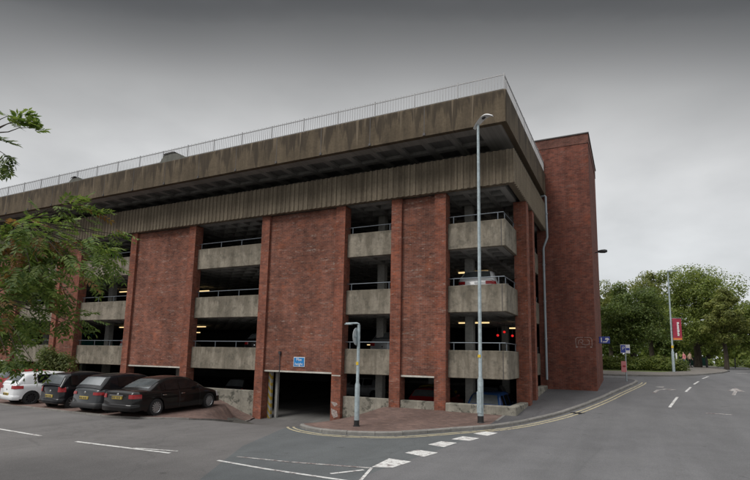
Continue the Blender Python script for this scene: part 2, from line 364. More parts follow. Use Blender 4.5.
# ------------------------------------------------------------------ terrain
KY = [-200, -6, -3, 0, 3, 8.4, 15, 25, 40, 60, 120, 600]; KZ = [0, 0, .06, .22, .45, .85, 1.2, 1.55, 1.8, 1.95, 2.1, 2.2]
def sm(t): t = max(0., min(1., t)); return t*t*(3-2*t)
def zr(y): return float(np.mean(np.interp([y-1.2, y-.4, y+.4, y+1.2], KY, KZ)))
def G(x, y):
    """road level: rises behind the corner, dips into the car park's entrance"""
    wd = .75+2.9*sm((y+2.2)/2.2); xe = float(np.interp(y, [-5.5, -4.4, -2.6, -.5], [-10.4, -10.6, -11.35, -12.15])); wx = sm((x-xe+wd)/wd) if x < -10 else 1-sm((x+7.6)/2.6)
    wy = sm((y+6.3)/5.8)
    return zr(y) - (.66+.22)*wx*wy
def P(x, y): return G(x, y)+.12
def sheet(name, poly, h, mat, step=.5, label=None, far=False):
    n = len(poly); pts = []
    for i in range(n):
        a, b = Vector(poly[i]), Vector(poly[(i+1) % n]); k = max(1, int((b-a).length/step))
        pts += [a.lerp(b, j/k) for j in range(k)]
    nb = len(pts); edges = [(i, (i+1) % nb) for i in range(nb)]
    xs = [p.x for p in pts]; ys = [p.y for p in pts]
    def ins(x, y):
        c = False
        for i in range(nb):
            p, q = pts[i], pts[(i+1) % nb]
            if (p.y > y) != (q.y > y) and x < (q.x-p.x)*(y-p.y)/(q.y-p.y)+p.x: c = not c
        return c
    y = min(ys)+step/2
    while y < max(ys):
        x = min(xs)+step/2
        while x < max(xs):
            if ins(x, y): pts.append(Vector((x, y)))
            x += step
        y += step
    vs, es, fs, *_ = geometry.delaunay_2d_cdt(pts, edges, [], 1, 1e-4)
    mb = MB(); mb.add([(v.x, v.y, h(v.x, v.y)) for v in vs], [tuple(f) for f in fs])
    o = mb.build(name, mat, None, fix=False)
    for p in o.data.polygons:
        if p.normal.z < 0: p.flip()
        p.use_smooth = True
    return tag(o, kind='structure')
def catmull(ps, k=6):
    out = []
    for i in range(len(ps)-1):
        p0, p1, p2, p3 = (Vector(ps[max(i-1, 0)]), Vector(ps[i]), Vector(ps[i+1]), Vector(ps[min(i+2, len(ps)-1)]))
        for j in range(k):
            t = j/k; out.append(.5*((2*p1)+(p2-p0)*t+(2*p0-5*p1+4*p2-p3)*t*t+(3*p1-p0-3*p2+p3)*t**3))
    return out+[Vector(ps[-1])]
def offset(path, d):
    out = []
    for i, p in enumerate(path):
        t = (path[min(i+1, len(path)-1)]-path[max(i-1, 0)]).normalized(); out.append(p+Vector((t.y, -t.x))*d)
    return out
KERB = catmull([(-7.35, -.6), (-7.15, -2.0), (-6.75, -3.6), (-6.25, -4.8), (-5.5, -5.55), (-4.4, -5.84), (-3.3, -5.58), (-2.29, -4.95), (-1.12, -3.5), (.17, -1.93), (1.2, .09), (2.04, 2.33), (2.98, 5.94), (3.6, 9), (4.22, 12.28), (4.6, 14.6), (4.6, 15.9), (4.0, 16.9), (2.6, 17.4), (0, 17.8), (-8, 18.6), (-40, 21)], 6)
LKERB = catmull([(-50, -6.3), (-30, -6.6), (-15.5, -6.85), (-12.6, -6.6), (-11.2, -6.1), (-10.5, -5.5), (-10.7, -4.4), (-11.5, -2.6), (-12.25, -.5)], 6)
FARK = catmull([(-40, 24.4), (-8, 22.6), (0, 21.6), (4.2, 21.4), (7, 22.6), (8.95, 25.2), (11, 31), (12.2, 36)], 6)

GX = [-1500, -400, -150, -80, -60]+list(np.arange(-50, 22, 1.0))+[24, 30, 45, 80, 150, 400, 1500]
GY = [-1500, -400, -150, -60, -35]+list(np.arange(-28, 62, 1.0))+[66, 75, 90, 130, 250, 600, 1800]
mb = MB(); mb.grid([[(x, y, G(x, y)-.09-(1.1 if -46 < x < -.4 and 1.6 < y < 33 else 0)) for x in GX] for y in GY])
tag(mb.build('ground', M['soil']), kind='structure')
# carriageways
front = [(-60, -30), (-4.2, -30), (-3.3, -12.5), (-4.6, -8.6), (-4.8, -6.8)]+[(p.x+.02, p.y) for p in KERB[:30] if p.y > -6.2 and p.x < -4.7][::-1]
front = [(-60, -30), (-4.2, -30), (-3.3, -12.5), (-5.2, -9.0), (-6.4, -5.4), (-7.2, -2.2), (-7.35, .35), (-12.4, .35)]+[(p.x, p.y) for p in offset(LKERB, .08)[::-1]]+[(-60, -6.3)]
sheet('front_street', front, lambda x, y: G(x, y)+.004, M['asph_front'], .5)
junc = [(-7.35, .35), (-7.2, -2.2), (-6.4, -5.4), (-5.2, -9.0), (-3.3, -12.5), (-4.2, -30), (-.9, -30), (-.7, -9.6), (-.05, -3.4), (.5, -1.6)]+[(p.x, p.y) for p in offset(KERB, -.02)[::-1] if p.x < .1 and p.y < 0]
junc = [(-7.15, .35), (-7.15, -.3), (-7.2, -2.2), (-6.4, -5.4), (-5.2, -9.0), (-3.3, -12.5), (-4.2, -30), (-.9, -30), (-.72, -9.6), (-.1, -3.2), (-.3, -2.3), (-2.3, -4.8), (-3.3, -5.4), (-4.4, -5.68), (-5.4, -5.4), (-6.1, -4.7), (-6.6, -3.6), (-7.0, -2.0)]
sheet('junction_mouth', junc, lambda x, y: G(x, y)+.004, M['asph_junc'], .5)
side = [(-.9, -30), (17, -30), (17, 20), (18, 40), (20, 62), (14.5, 62), (12.4, 36.5), (11.1, 31), (9.0, 25.3), (7, 22.7), (4.2, 21.5), (0, 21.7), (-8, 22.7), (-40, 24.5), (-40, 20.9), (-8, 18.5), (0, 17.7), (2.5, 17.3), (3.9, 16.8), (4.5, 15.9), (4.5, 14.6), (4.12, 12.28), (3.5, 9), (2.88, 5.94), (1.94, 2.33), (1.1, .15), (.1, -1.85), (-.1, -3.2), (-.72, -9.6)]
sheet('side_road', side, lambda x, y: G(x, y)+.004, M['asph_side'], .6)
# pavements
inner = offset(KERB, -.14)
ck = [(p.x, p.y) for p in inner]
iS = min(range(len(inner)), key=lambda i: abs(inner[i].x+.12)+abs(inner[i].y+2))
def Pc(x, y): return P(x, y)
sheet('brick_pavement', ck[:iS+1]+[(-.12, .22), (-.12, .3), (-7.5, .3), (-7.5, -.6)], Pc, M['paver'], .4)
iE = min(range(len(inner)), key=lambda i: abs(inner[i].x-2.6)+abs(inner[i].y-17.5))
sheet('footway', ck[iS:iE+1]+[(1.5, 17.4), (1.5, 15), (2.7, 14.5), (2.7, 8.6), (0.1, 8.6), (.1, .22), (-.12, .22)], Pc, M['footway'], .5)
lin = offset(LKERB, .14)
sheet('parking_forecourt', [(p.x, p.y) for p in lin]+[(-12.35, .3), (-50, .3)], Pc if False else (lambda x, y: P(x, y)-.06), M['paver'], .3)
mb = MB(); mb.box(-.16, -.06, -1.35, .2, 0, .01)
mb.v = [(x+.02, y, P(x, y)+z-.004) for x, y, z in mb.v]; tag(mb.build('pavement_seam', M['kerb']), kind='structure')
# park beyond
sheet('far_pavement', [(p.x, p.y) for p in FARK]+[(9.6, 36.5), (8.3, 31), (6.4, 27.2), (-40, 29)], lambda x, y: G(x, y)+.10, M['path'], .9)
sheet('lawn', [(-40, 28.9), (6.4, 27.1), (8.3, 30.9), (9.6, 36.4), (11.4, 44), (13, 62), (19.5, 64), (22, 130), (-60, 130)], lambda x, y: G(x, y)+.06, M['grass'], 3)
sheet('park_path', [(8.6, 36.6), (12.2, 36.4), (14.4, 62), (13, 75), (9.8, 62), (9.6, 46)], lambda x, y: G(x, y)+.085, M['path'], 1.2)

def kerb_run(name, path, width, hgt, side_sign, h):
    mb = MB(); acc = []; d = 0
    inn = offset(path, side_sign*width)
    # resample into 0.9 m stones
    seg = [0]
    for a, b in zip(path, path[1:]): seg.append(seg[-1]+(b-a).length)
    def at(pp, s):
        i = max(0, min(len(seg)-2, next((k for k in range(len(seg)-1) if seg[k+1] >= s), len(seg)-2)))
        t = (s-seg[i])/max(1e-6, seg[i+1]-seg[i]); return pp[i].lerp(pp[i+1], t)
    s = 0
    while s < seg[-1]-.1:
        e = min(s+.9, seg[-1]); j = random.uniform(-.004, .004)
        st = [s+.006+(e-s-.012)*k/3 for k in range(4)]
        rows = []
        for q in st:
            o, i = at(path, q), at(inn, q); c = o.lerp(i, .16)
            z = h(o.x, o.y)
            rows.append([(o.x, o.y, z-.06), (o.x, o.y, z+hgt-.03+j), (c.x, c.y, z+hgt+j), (i.x, i.y, z+hgt+.003+j), (i.x, i.y, z-.06)])
        mb.grid(rows, flip=side_sign > 0); n = len(mb.v)
        mb.f += [tuple(range(n-20, n-15)), tuple(range(n-5, n))]; mb.mi += [0, 0]
        s = e
    return tag(mb.build(name, M['kerb']), kind='structure')
random.seed(3)
kerb_run('kerb', KERB, .145, .12, -1, G)
kerb_run('kerb_edging', LKERB, .145, .06, 1, G)
kerb_run('far_kerb', FARK, .145, .10, -1, G)
# painted markings
def strip(mb, path, wid, z=.010):
    a, b = offset(path, wid/2), offset(path, -wid/2)
    mb.grid([[(p.x, p.y, G(p.x, p.y)+z), (q.x, q.y, G(q.x, q.y)+z)] for p, q in zip(a, b)])
def seg(a, b, k=8): a, b = Vector(a), Vector(b); return [a.lerp(b, i/k) for i in range(k+1)]
yl = [p for p in KERB if True]
i0 = next(i for i, p in enumerate(KERB) if p.y < -4.3); i1 = max(i for i, p in enumerate(KERB) if p.y < 15.8 and p.x > 0)
mb = MB(); strip(mb, offset(KERB[i0:i1], .22), .085); strip(mb, offset(KERB[i0:i1], .42), .085)
# hooked ends by the entrance
e1, e2 = offset(KERB[i0:i1], .22)[0], offset(KERB[i0:i1], .42)[0]
strip(mb, seg(e1+Vector((.0, .02)), e1+Vector((.06, .45))), .085); strip(mb, seg(e2+Vector((.0, .02)), e2+Vector((.02, .5))), .085)
tag(mb.build('yellow_road_lines', M['yline']), kind='structure')
mb = MB()
for q in ([(-1.04, -7.5), (-.91, -6.91), (-.3, -7.02), (-.42, -7.73)], [(-.96, -6.01), (-.81, -5.3), (-.32, -5.31), (-.43, -6.15)],
          [(-.66, -4.82), (-.5, -4.13), (.05, -4.21), (-.08, -4.78)], [(-.34, -3.5), (-.12, -2.93), (.34, -3.01), (.17, -3.66)], [(-1.0, -9.5), (-1.08, -8.4), (-.46, -8.45), (-.57, -9.3)]):
    mb.add([(x, y, G(x, y)+.010) for x, y in q], [(0, 1, 2, 3)])
strip(mb, seg((-4.4, -10.78), (-2.9, -10.9)), .1); strip(mb, seg((-2.9, -10.9), (-.75, -10.9)), .1)
strip(mb, seg((-13.6, -10.8), (-11.1, -10.9)), .11); strip(mb, seg((-9.4, -10.95), (-6.0, -10.75)), .11)
strip(mb, seg((-7.35, -10.76), (-6.05, -10.46)), .08); strip(mb, seg((-.97, -9.55), (-.62, -10.75)), .07)
strip(mb, seg((-1.45, -10.55), (-1.02, -9.85)), .09)
for a, b in (((5.72, 5.0), (6.25, 8.4)), ((6.8, 10.9), (7.25, 13.5)), ((7.6, 15.5), (8.1, 18.2)), ((8.6, 21), (9.3, 24))): strip(mb, seg(a, b), .11)
tag(mb.build('white_road_lines', M['wline']), kind='structure')
mb = MB(); strip(mb, seg((-4.33, -10.2), (-2.9, -10.03)), .08); strip(mb, seg((-2.85, -10.02), (-1.0, -9.6)), .1)
strip(mb, seg((6.9, 4.0), (7.75, 4.0)), .12); strip(mb, seg((12.1, 31.5), (12.9, 32.2)), .35)
tag(mb.build('worn_road_lines', M['wline_faint']), kind='structure')
mb = MB()
def arrow(pts): mb.add([(x, y, G(x, y)+.010) for x, y in pts], [tuple(range(len(pts)))])
# turn arrow: shaft then hooked head
strip(mb, seg((5.3, 9.6), (5.55, 11.2)), .16); strip(mb, seg((5.52, 11.25), (6.0, 11.9)), .18); arrow([(5.75, 12.1), (6.5, 11.9), (6.15, 11.4)])
arrow([(5.45, 12.9), (5.95, 13.3), (5.9, 12.6)])
strip(mb, seg((8.75, 10.3), (9.2, 12.6)), .15); arrow([(8.8, 12.4), (9.55, 12.2), (9.4, 14.1)])
tag(mb.build('road_arrows', M['wline_faint']), kind='structure')

gp = KERB[min(range(len(KERB)), key=lambda i: abs(KERB[i].x-2.1)+abs(KERB[i].y-2.5))]
gt = empty('gully_grate', (gp.x+.3, gp.y-.1, G(gp.x+.3, gp.y-.1)+.011), R(66))
mb = MB(); mb.box(-.24, .24, -.21, -.17, 0, .008); mb.box(-.24, .24, .17, .21, 0, .008); mb.box(-.24, -.2, -.17, .17, 0, .008); mb.box(.2, .24, -.17, .17, 0, .008); mb.build('frame', M['darkmetal'], gt)
mb = MB(); mb.box(-.2, .2, -.17, .17, -.002, .001); mb.build('pit', M['black'], gt)
mb = MB(); [mb.box(-.17+.06*k, -.15+.06*k, -.168, .168, .0012, .007) for k in range(6)]; mb.build('bars', M['darkmetal'], gt)
tag(gt, 'iron gully grate in the gutter by the double yellow lines', 'drain')
# ------------------------------------------------------------------ the car park building
B = empty('multi_storey_car_park', (0, 0, 0))
tag(B, 'multi storey car park with red brick panels, grey parapets and brown fluted band', 'building')
FL = [-.45, 2.25, 4.95, 7.65, 10.35]; PT = [2.806, 5.506, 8.206]; PB = [1.676, 4.376, 7.076]
XL, YB = -49.6, 33.
ZB = 9.53
# brick panels, each framed by two piers
def panel(x0, x1, opening=None, low=False, pw=.5, ground=-.9):
    zb = 1.72 if opening else ground
    mb = MB(); mb.box(x0+pw, x1-pw, .14, .42, zb, ZB-.003); b = mb.build('brick_panel', M['brick'], B)
    for a in (x0, x1-pw):
        q = MB(); q.box(a, a+pw, 0, .55, ground, ZB-.003); q.build('pier', M['brick_pier'], b)
    if opening:
        q = MB(); q.box(x0+pw+.003, x1-pw-.003, .11, .43, 1.645, 1.717); q.build('lintel', M['lintel'], b)
    if low:
        q = MB(); q.box(x0+pw+.003, x1-pw-.003, .06, .4, ground, .67); q.build('low_wall', M['lowwall'], B, bevel=.02)
    return b
panel(-5.03, -2.47, True, True)
entr = panel(-12.4, -7.44, True, False)
panel(-22.35, -17.06, True, False)
panel(-29.5, -27.0, False); panel(-38.6, -33.7, True, True); panel(-48.4, -43.3, True, True)
bays = [(-7.44, -5.03), (-17.06, -12.4), (-27.0, -22.35), (-33.7, -29.5), (-43.3, -38.6)]
def handrail(par, pts, z):
    mb = MB(); mb.tube([(x, y, z) for x, y in pts], .02, 6)
    for (ax, ay), (bx, by) in zip(pts, pts[1:]):
        Lg = math.hypot(bx-ax, by-ay); k = max(1, round(Lg/1.7))
        for j in range(k+1):
            t = (j+.12)/(k+.24) ; x, y = ax+(bx-ax)*t, ay+(by-ay)*t
            mb.box(x-.016, x+.016, y-.012, y+.012, z-.34, z)
    mb.build('handrail', M['rail'], par, fix=True)
for (a, b) in bays:
    for k in range(3):
        mb = MB(); mb.box(a+.002, b-.002, .27, .43, PB[k], PT[k]); p = mb.build('parapet', M['parapet'], B, bevel=.018)
        handrail(p, [(a, .36), (b, .36)], PT[k]+.31)
    mb = MB(); mb.box(a+.002, b-.002, .2, .5, -.9, .67); mb.build('low_wall', M['lowwall'], B, bevel=.025)
# corner bay: parapets turn the corner
for k in range(3):
    mb = MB(); mb.prism([(-2.468, .27), (-.06, .27), (0, .33), (0, 2.55), (-.16, 2.55), (-.16, .45), (-2.468, .45)], PB[k], PT[k])
    p = mb.build('parapet', M['parapet'], B, bevel=.018)
    handrail(p, [(-2.46, .36), (-.1, .36), (-.09, 2.5)], PT[k]+.31)
    q = MB(); q.box(-.19, -.165, .262, .3, PB[k]+.02, PT[k]-.02); q.build('joint', M['coping'], p)
    mb = MB(); mb.box(-.16, 0, 4.6, 8.398, PB[k], PT[k]); p = mb.build('parapet', M['parapet'], B, bevel=.018)
    handrail(p, [(-.09, 4.6), (-.09, 8.38)], PT[k]+.31)
mb = MB(); mb.prism([(-2.468, -.06), (.36, -.06), (.36, 2.5), (.02, 2.5), (.02, .3), (-2.468, .3)], -.6, .68); mb.build('low_wall', M['lowwall'], B, bevel=.03)
mb = MB(); mb.box(.0, .34, 4.62, 8.395, -.2, 1.14); mb.build('low_wall', M['lowwall'], B, bevel=.03)
# side elevation brick panel between its two piers
mb = MB(); mb.box(-.1, .29, 3.05, 4.1, -.3, ZB-.003); b = mb.build('brick_panel', M['brick'], B)
for y0, y1 in ((2.5, 3.05), (4.1, 4.6)):
    q = MB(); q.box(-.12, .44, y0, y1, -.3, ZB-.003); q.build('pier', M['brick_pier'], b)
# floor decks with coffered undersides
def deck(z, name, y0=.44, xr=-.18, th=.06, rib=.115, pitch=.9, yribs=11.5, mat=None):
    mb = MB(); mb.box(XL, xr, y0, YB, z-th, z)
    o = mb.build(name, M['floor'], B)
    q = MB(); lo = z-th-rib
    x = xr-.14
    q.box(xr-.28, xr-.002, y0+.005, YB, lo, z-th+.002)
    x = xr-.9
    while x > XL: q.box(x-.1, x+.1, y0+.31, yribs, lo, z-th+.002); x -= pitch
    q.box(XL, xr-.285, y0+.004, y0+.3, lo+.002, z-th+.003)
    y = y0+1.0
    while y < yribs: q.box(XL, xr-.29, y-.1, y+.1, lo+.004, z-th+.001); y += pitch
    q.build('coffer_ribs', M['slab'], o)
for z in FL[1:4]: deck(z, 'floor_deck', th=.30, rib=.272)
deck(FL[4], 'floor_deck', .34, -.0, .42, .36)
mb = MB(); mb.box(XL, -.0, 3.0, YB, FL[0]-.2, FL[0])
mb.add([(-49, .28, -.655), (-.0, .28, -.655), (0, 3.0, FL[0]), (-49, 3.0, FL[0])], [(0, 1, 2, 3)]); mb.build('ground_deck', M['floor'], B)
# columns
for i, x in enumerate([-2.24, -6.8, -13.8, -20.5, -27.5, -34.5, -41]):
    for y in (2.6, 10.0):
        for k in range(5):
            if k == 0 and y > 5 and -20 < x < -10: continue
            top = (FL[k+1]-.31 if k < 3 else 9.92 if k == 3 else 11.8)
            mb = MB(); mb.box(x-.19, x+.19, y, y+.4, FL[k]-.002, top); mb.build('column', M['column'], B, bevel=.02)
# back and end walls, inner core
mb = MB(); mb.box(XL-.3, XL, .5, YB, -.9, 11.5); mb.build('end_wall', M['brick'], B)  # unseen, added to close the left side against light
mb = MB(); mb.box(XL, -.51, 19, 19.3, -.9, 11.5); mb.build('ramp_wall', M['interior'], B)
mb = MB(); mb.box(-.5, -.302, 14.61, YB, -.44, 11.5); mb.build('shade_lining', M['interior'], B)  # added dark sheet over the brick, stands in for deep shade
mb = MB(); mb.box(XL-.3, .0, YB, YB+.3, -.9, 12.5); mb.build('rear_wall', M['brick'], B)
mb = MB(); mb.box(-.3, -.0, 14.61, YB, -.3, 11.5); mb.build('side_wall', M['brick'], B)
# fluted band of the top storey
def flute_path():
    path = []; X0, X1, Y0, Y1 = XL, .5, -.26, 8.39; pit = .27
    def run(n0, L_, fn):
        k = int(round(L_/pit)); p = L_/k
        for i in range(k):
            s = i*p
            for ds, dep in ((0, .0), (.30*p, .0), (.42*p, .055), (.88*p, .055)): path.append(fn(s+ds, dep))
    run(0, X1-X0-.05, lambda s, d: (X0+s, Y0+d)); path.append((X1-.05, Y0)); path.append((X1, Y0+.05))
    run(0, Y1-Y0-.05, lambda s, d: (X1-d, Y0+.05+s)); path.append((X1, Y1)); return path
fp = flute_path(); mb = MB(); n = len(fp)
def inn_(p):
    return (min(p[0], .2), .04) if p[1] < -.05 else (.2, max(p[1], .04))
z0, z1 = ZB, 10.95
rows = [[(x, y, z0), (x, y, z1), (*inn_((x, y)), z1), (*inn_((x, y)), z0), (x, y, z0)] for x, y in fp]
mb.grid(rows); mb.build('fluted_band', M['fluted'], B)
# overhanging roof: fascia, coffered soffit, railing
F0, F1 = 11.5, 12.83
mb = MB(); path = [(XL, -1.63), (.46, -1.63), (.5, -1.59), (.5, 8.39)]
ip = [(XL, -1.40), (.22, -1.40), (.27, -1.35), (.27, 8.39)]
mb.grid([[(a, b, F0), (a, b, F1-.05), (a+(-.03 if b > -1.5 else 0), b+(.03 if b < -1.5 else 0), F1), (c, d, F1), (c, d, F0), (a, b, F0)] for (a, b), (c, d) in zip(path, ip)])
fas = mb.build('roof_fascia', M['fascia'], B)
# construction joints and outlets along the fascia
for k in range(19):
    x = -2.85-2.52*k; j = MB()
    j.box(x-.012, x+.012, -1.634, -1.60, F0+.12, F1-.03); j.box(x-.05, x+.05, -1.66, -1.60, F0+.02, F0+.12)
    j.build('joint', M['coping'], fas)
mb = MB(); mb.box(XL, .26, -1.39, YB, 11.74, 12.35); roof = mb.build('roof_deck', M['floor'], B)
q = MB(); x = -.95
q.box(-.75, .265, -1.385, 8.3, 11.54, 11.742)
while x > XL: q.box(x-1.15, x-.85, -.79, 8, 11.60, 11.741); x -= 1.25
q.box(XL, -.755, -1.388, -.8, 11.545, 11.743)
for y in (.3, 1.5, 2.7, 3.9, 5.1, 6.3): q.box(XL, -.76, y, y+.28, 11.603, 11.744)
q.build('coffer_ribs', M['soffit'], roof)
# dark rounded upstands on the fascia
for x0, x1, h in ((-18.2, -16.8, .40), (-26.3, -25.5, .22)):
    pr = [(x0-.25, F1-.02), (x0, F1+h*.75), (x0+.12, F1+h*.95), ((x0+x1)/2, F1+h), (x1-.55, F1+h*.92), (x1+.1, F1+.12), (x1+.35, F1-.02)]
    mb = MB(); vs = [(x, y, z) for y in (-1.615, -1.15) for x, z in pr]; k = len(pr)
    mb.add(vs, [tuple(range(k)), tuple(range(k, 2*k))[::-1]]+[(i, (i+1) % k, k+(i+1) % k, k+i) for i in range(k)])
    u = mb.build('parapet_upstand', M['upstand'], B, bevel=.02)
    mb = MB(); mb.grid([[(x, -1.65, z+.02), (x, -1.65, z+.09), (x, -1.1, z+.09), (x, -1.1, z+.02)] for x, z in pr[1:5]]); mb.build('cap', M['coping'], u)
# railing
mb = MB(); zt = 13.50
rl = [(XL, -1.52), (.42, -1.52), (.42, 8.35)]
for (ax, ay), (bx, by) in zip(rl, rl[1:]):
    Lg = math.hypot(bx-ax, by-ay); ux, uy = (bx-ax)/Lg, (by-ay)/Lg
    wx, wy = abs(uy)*.012, abs(ux)*.012
    for z, t in ((zt-.045, .035), (F1+.05, .03)):
        if ux: mb.box(ax, bx, ay-.014, ay+.014, z, z+t)
        else: mb.box(ax-.014, ax+.014, ay, by, z, z+t)
    k = int(Lg/.125)
    for i in range(k+1):
        x, y = ax+ux*Lg*i/k, ay+uy*Lg*i/k; post = (k-i) % 15 == 0
        r = .02 if post else .0075
        mb.box(x-r, x+r, y-r, y+r, F1-.02 if (post or (k-i) % 5 == 0) else F1+.06, zt+(.06 if i % 2 else .03))
rr = mb.build('roof_railing', M['roofrail'], B, fix=False)
# stair tower
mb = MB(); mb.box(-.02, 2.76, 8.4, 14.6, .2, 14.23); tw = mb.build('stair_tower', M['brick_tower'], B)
mb = MB(); mb.box(-.045, 2.785, 8.375, 14.625, 14.233, 14.76); mb.build('brick_cap', M['brick_cap'], tw)
mb = MB(); mb.box(-.09, 2.83, 8.33, 14.67, 14.763, 14.82); mb.build('coping', M['coping'], tw)
mb = MB(); g = []
def scr(pts, wd=.022):
    for a, b in zip(pts, pts[1:]):
        d = Vector((b[0]-a[0], b[1]-a[1])); L_ = d.length or 1; nx, nz_ = -d.y/L_*wd/2, d.x/L_*wd/2
        mb.add([(a[0]+nx, 8.396, a[1]+nz_), (b[0]+nx, 8.396, b[1]+nz_), (b[0]-nx, 8.396, b[1]-nz_), (a[0]-nx, 8.396, a[1]-nz_)], [(0, 1, 2, 3)])
gx, gz = 1.80, 3.18
scr([(gx+.03, gz+.05), (gx, gz+.2), (gx, gz+.42), (gx+.08, gz+.5), (gx+.36, gz+.5)]); scr([(gx+.42, gz+.5), (gx+.7, gz+.5), (gx+.78, gz+.4), (gx+.78, gz+.05)]); scr([(gx+.18, gz), (gx+.5, gz)])
scr([(gx+.0, gz), (gx+.1, gz)], .06); scr([(gx+.7, gz), (gx+.78, gz)], .05)
scr([(gx+.12, gz+.14), (gx+.16, gz+.34), (gx+.28, gz+.4), (gx+.36, gz+.32), (gx+.3, gz+.2), (gx+.22, gz+.26)]); scr([(gx+.3, gz+.16), (gx+.48, gz+.1), (gx+.64, gz+.14), (gx+.66, gz+.32), (gx+.58, gz+.38)])
mb.build('graffiti', M['graffiti'], tw, fix=False)
mb = MB(); pp = [(.28, 8.1, 11.42), (.47, 8.1, 11.44), (.53, 8.1, 11.38), (.56, 8.12, 9.1), (.52, 8.14, 8.98), (.36, 8.2, 8.6), (.33, 8.22, 8.48), (.33, 8.25, 1.45)]
mb.tube(pp, .06, 10)
for z in (10.4, 7.6, 5.6, 3.6): mb.lathe([(.075, -.03), (.075, .03)], (.55 if z > 9 else .33, 8.11 if z > 9 else 8.235, z), 'z', 10)
mb.build('downpipe', M['pipe'], tw, smooth=40)
# wall lantern on the tower's street side
mb = MB(); mb.tube([(2.76, 11, 8.62), (2.95, 11, 8.66)], .03, 6); mb.lathe([(0.0, -.0), (.06, .0), (.1, .2), (.11, .38), (.07, .5), (0, .52)], (2.9, 11, 8.68), 'x', 12)
wl = mb.build('wall_lantern', M['darkmetal'], tw, smooth=40)
# car park entrance furniture: sign, conduit, striped post
mb = MB(); mb.box(-10.15, -9.51, .10, .137, 1.92, 2.38); sg = mb.build('entrance_sign', M['white'], entr, bevel=.006)
mb = MB(); mb.box(-10.125, -9.535, .0965, .0995, 1.945, 2.355); mb.build('sign_face', M['blue'], sg)
def text(body, size, loc, rot, mat, parent, name='lettering', ext=.002):
    cu = bpy.data.curves.new(name, 'FONT'); cu.body = body; cu.size = size; cu.align_x = 'CENTER'; cu.align_y = 'CENTER'; cu.extrude = ext
    t = bpy.data.objects.new(name, cu); col.objects.link(t)
    dg = bpy.context.evaluated_depsgraph_get(); me = bpy.data.meshes.new_from_object(t.evaluated_get(dg)); me.name = name
    me.materials.clear(); me.materials.append(mat)
    bpy.data.objects.remove(t); bpy.data.curves.remove(cu)
    o = bpy.data.objects.new(name, me); o.location = loc; o.rotation_euler = rot; return link(o, parent)
text('Max', .19, (-9.83, .0925, 2.26), (R(90), 0, 0), M['white'], sg); text('height', .185, (-9.83, .0925, 2.05), (R(90), 0, 0), M['white'], sg)
mb = MB(); mb.tube([(-10.97, .1, 1.64), (-10.97, .1, 2.55)], .018, 6); mb.box(-11.02, -10.92, .04, .137, 2.5, 2.64); mb.build('conduit', M['darkmetal'], entr)
mb = MB(); mb.box(-11.86, -11.69, .45, .6, -.75, 1.64); mb.build('striped_post', M['hazard'], entr)
mb = MB(); mb.box(-11.64, -11.5, .72, .86, -.75, 1.62); mb.build('entrance_jamb', M['slab'], entr)
# pale render patch on the entrance's right pier
mb = MB(); mb.add([(-7.93, -.004, .42), (-7.62, -.004, .38), (-7.56, -.004, .3), (-7.72, -.004, .2), (-7.9, -.004, .36)], [(0, 1, 2, 3, 4)])
mb.add([(-7.90, -.004, .12), (-7.6, -.004, .02), (-7.52, -.004, -.22), (-7.75, -.004, -.3), (-7.88, -.004, -.1)], [(0, 1, 2, 3, 4)]); mb.build('render_patch', M['graffiti'], entr, fix=False)
mb = MB(); mb.box(-7.92, -7.46, -.012, -.003, 1.56, 1.61); mb.build('pale_course', M['lintel'], entr)
# strip lights under the decks
LIGHTS = [(-3.6, 6, 9.35, .35), (-2.5, 6, 9.4, .75), (-3.6, 6, 7.0, .35), (-2.55, 6, 7.0, .75), (-3.6, 6, 4.3, .35), (-2.55, 6, 4.3, .8), (-.95, 6.2, 4.02, .4), (-6.9, 6.4, 4.15, .6), (-22.4, 6, 4.25, 1.0), (-22.7, 6, 3.85, .6), (-22.3, 6, 6.75, 1.0), (-29.0, 5, 4.2, .8), (-29.3, 5, 6.85, .9), (-7.2, 6.4, 6.8, .4), (-13.2, 14, 3.3, .4), (-12.4, 12, .75, .35)]
for x, y, z, l_ in LIGHTS:
    mb = MB(); mb.box(x-l_/2, x+l_/2, y-.05, y+.05, z, z+.06); mb.build('strip_light', M['tube'], B)
for x, z in ((-3.3, 5.12), (-2.15, 5.12), (-2.75, 5.65)): pass
RX = [(-1.95, 3.72), (-1.6, 3.9), (-1.18, 3.7)]
for x, z in RX:
    mb = MB(); mb.lathe([(0, -.03), (.05, -.03), (.062, 0), (.062, .05), (0, .06)], (x, 7.0, z), 'y', 14)
    lo = mb.build('red_lamp', M['redlamp'], B, smooth=40)
    mb = MB(); mb.tube([(x, 7.03, z+.08), (x, 7.03, 4.37)], .012, 5); mb.build('hanger', M['darkmetal'], lo)

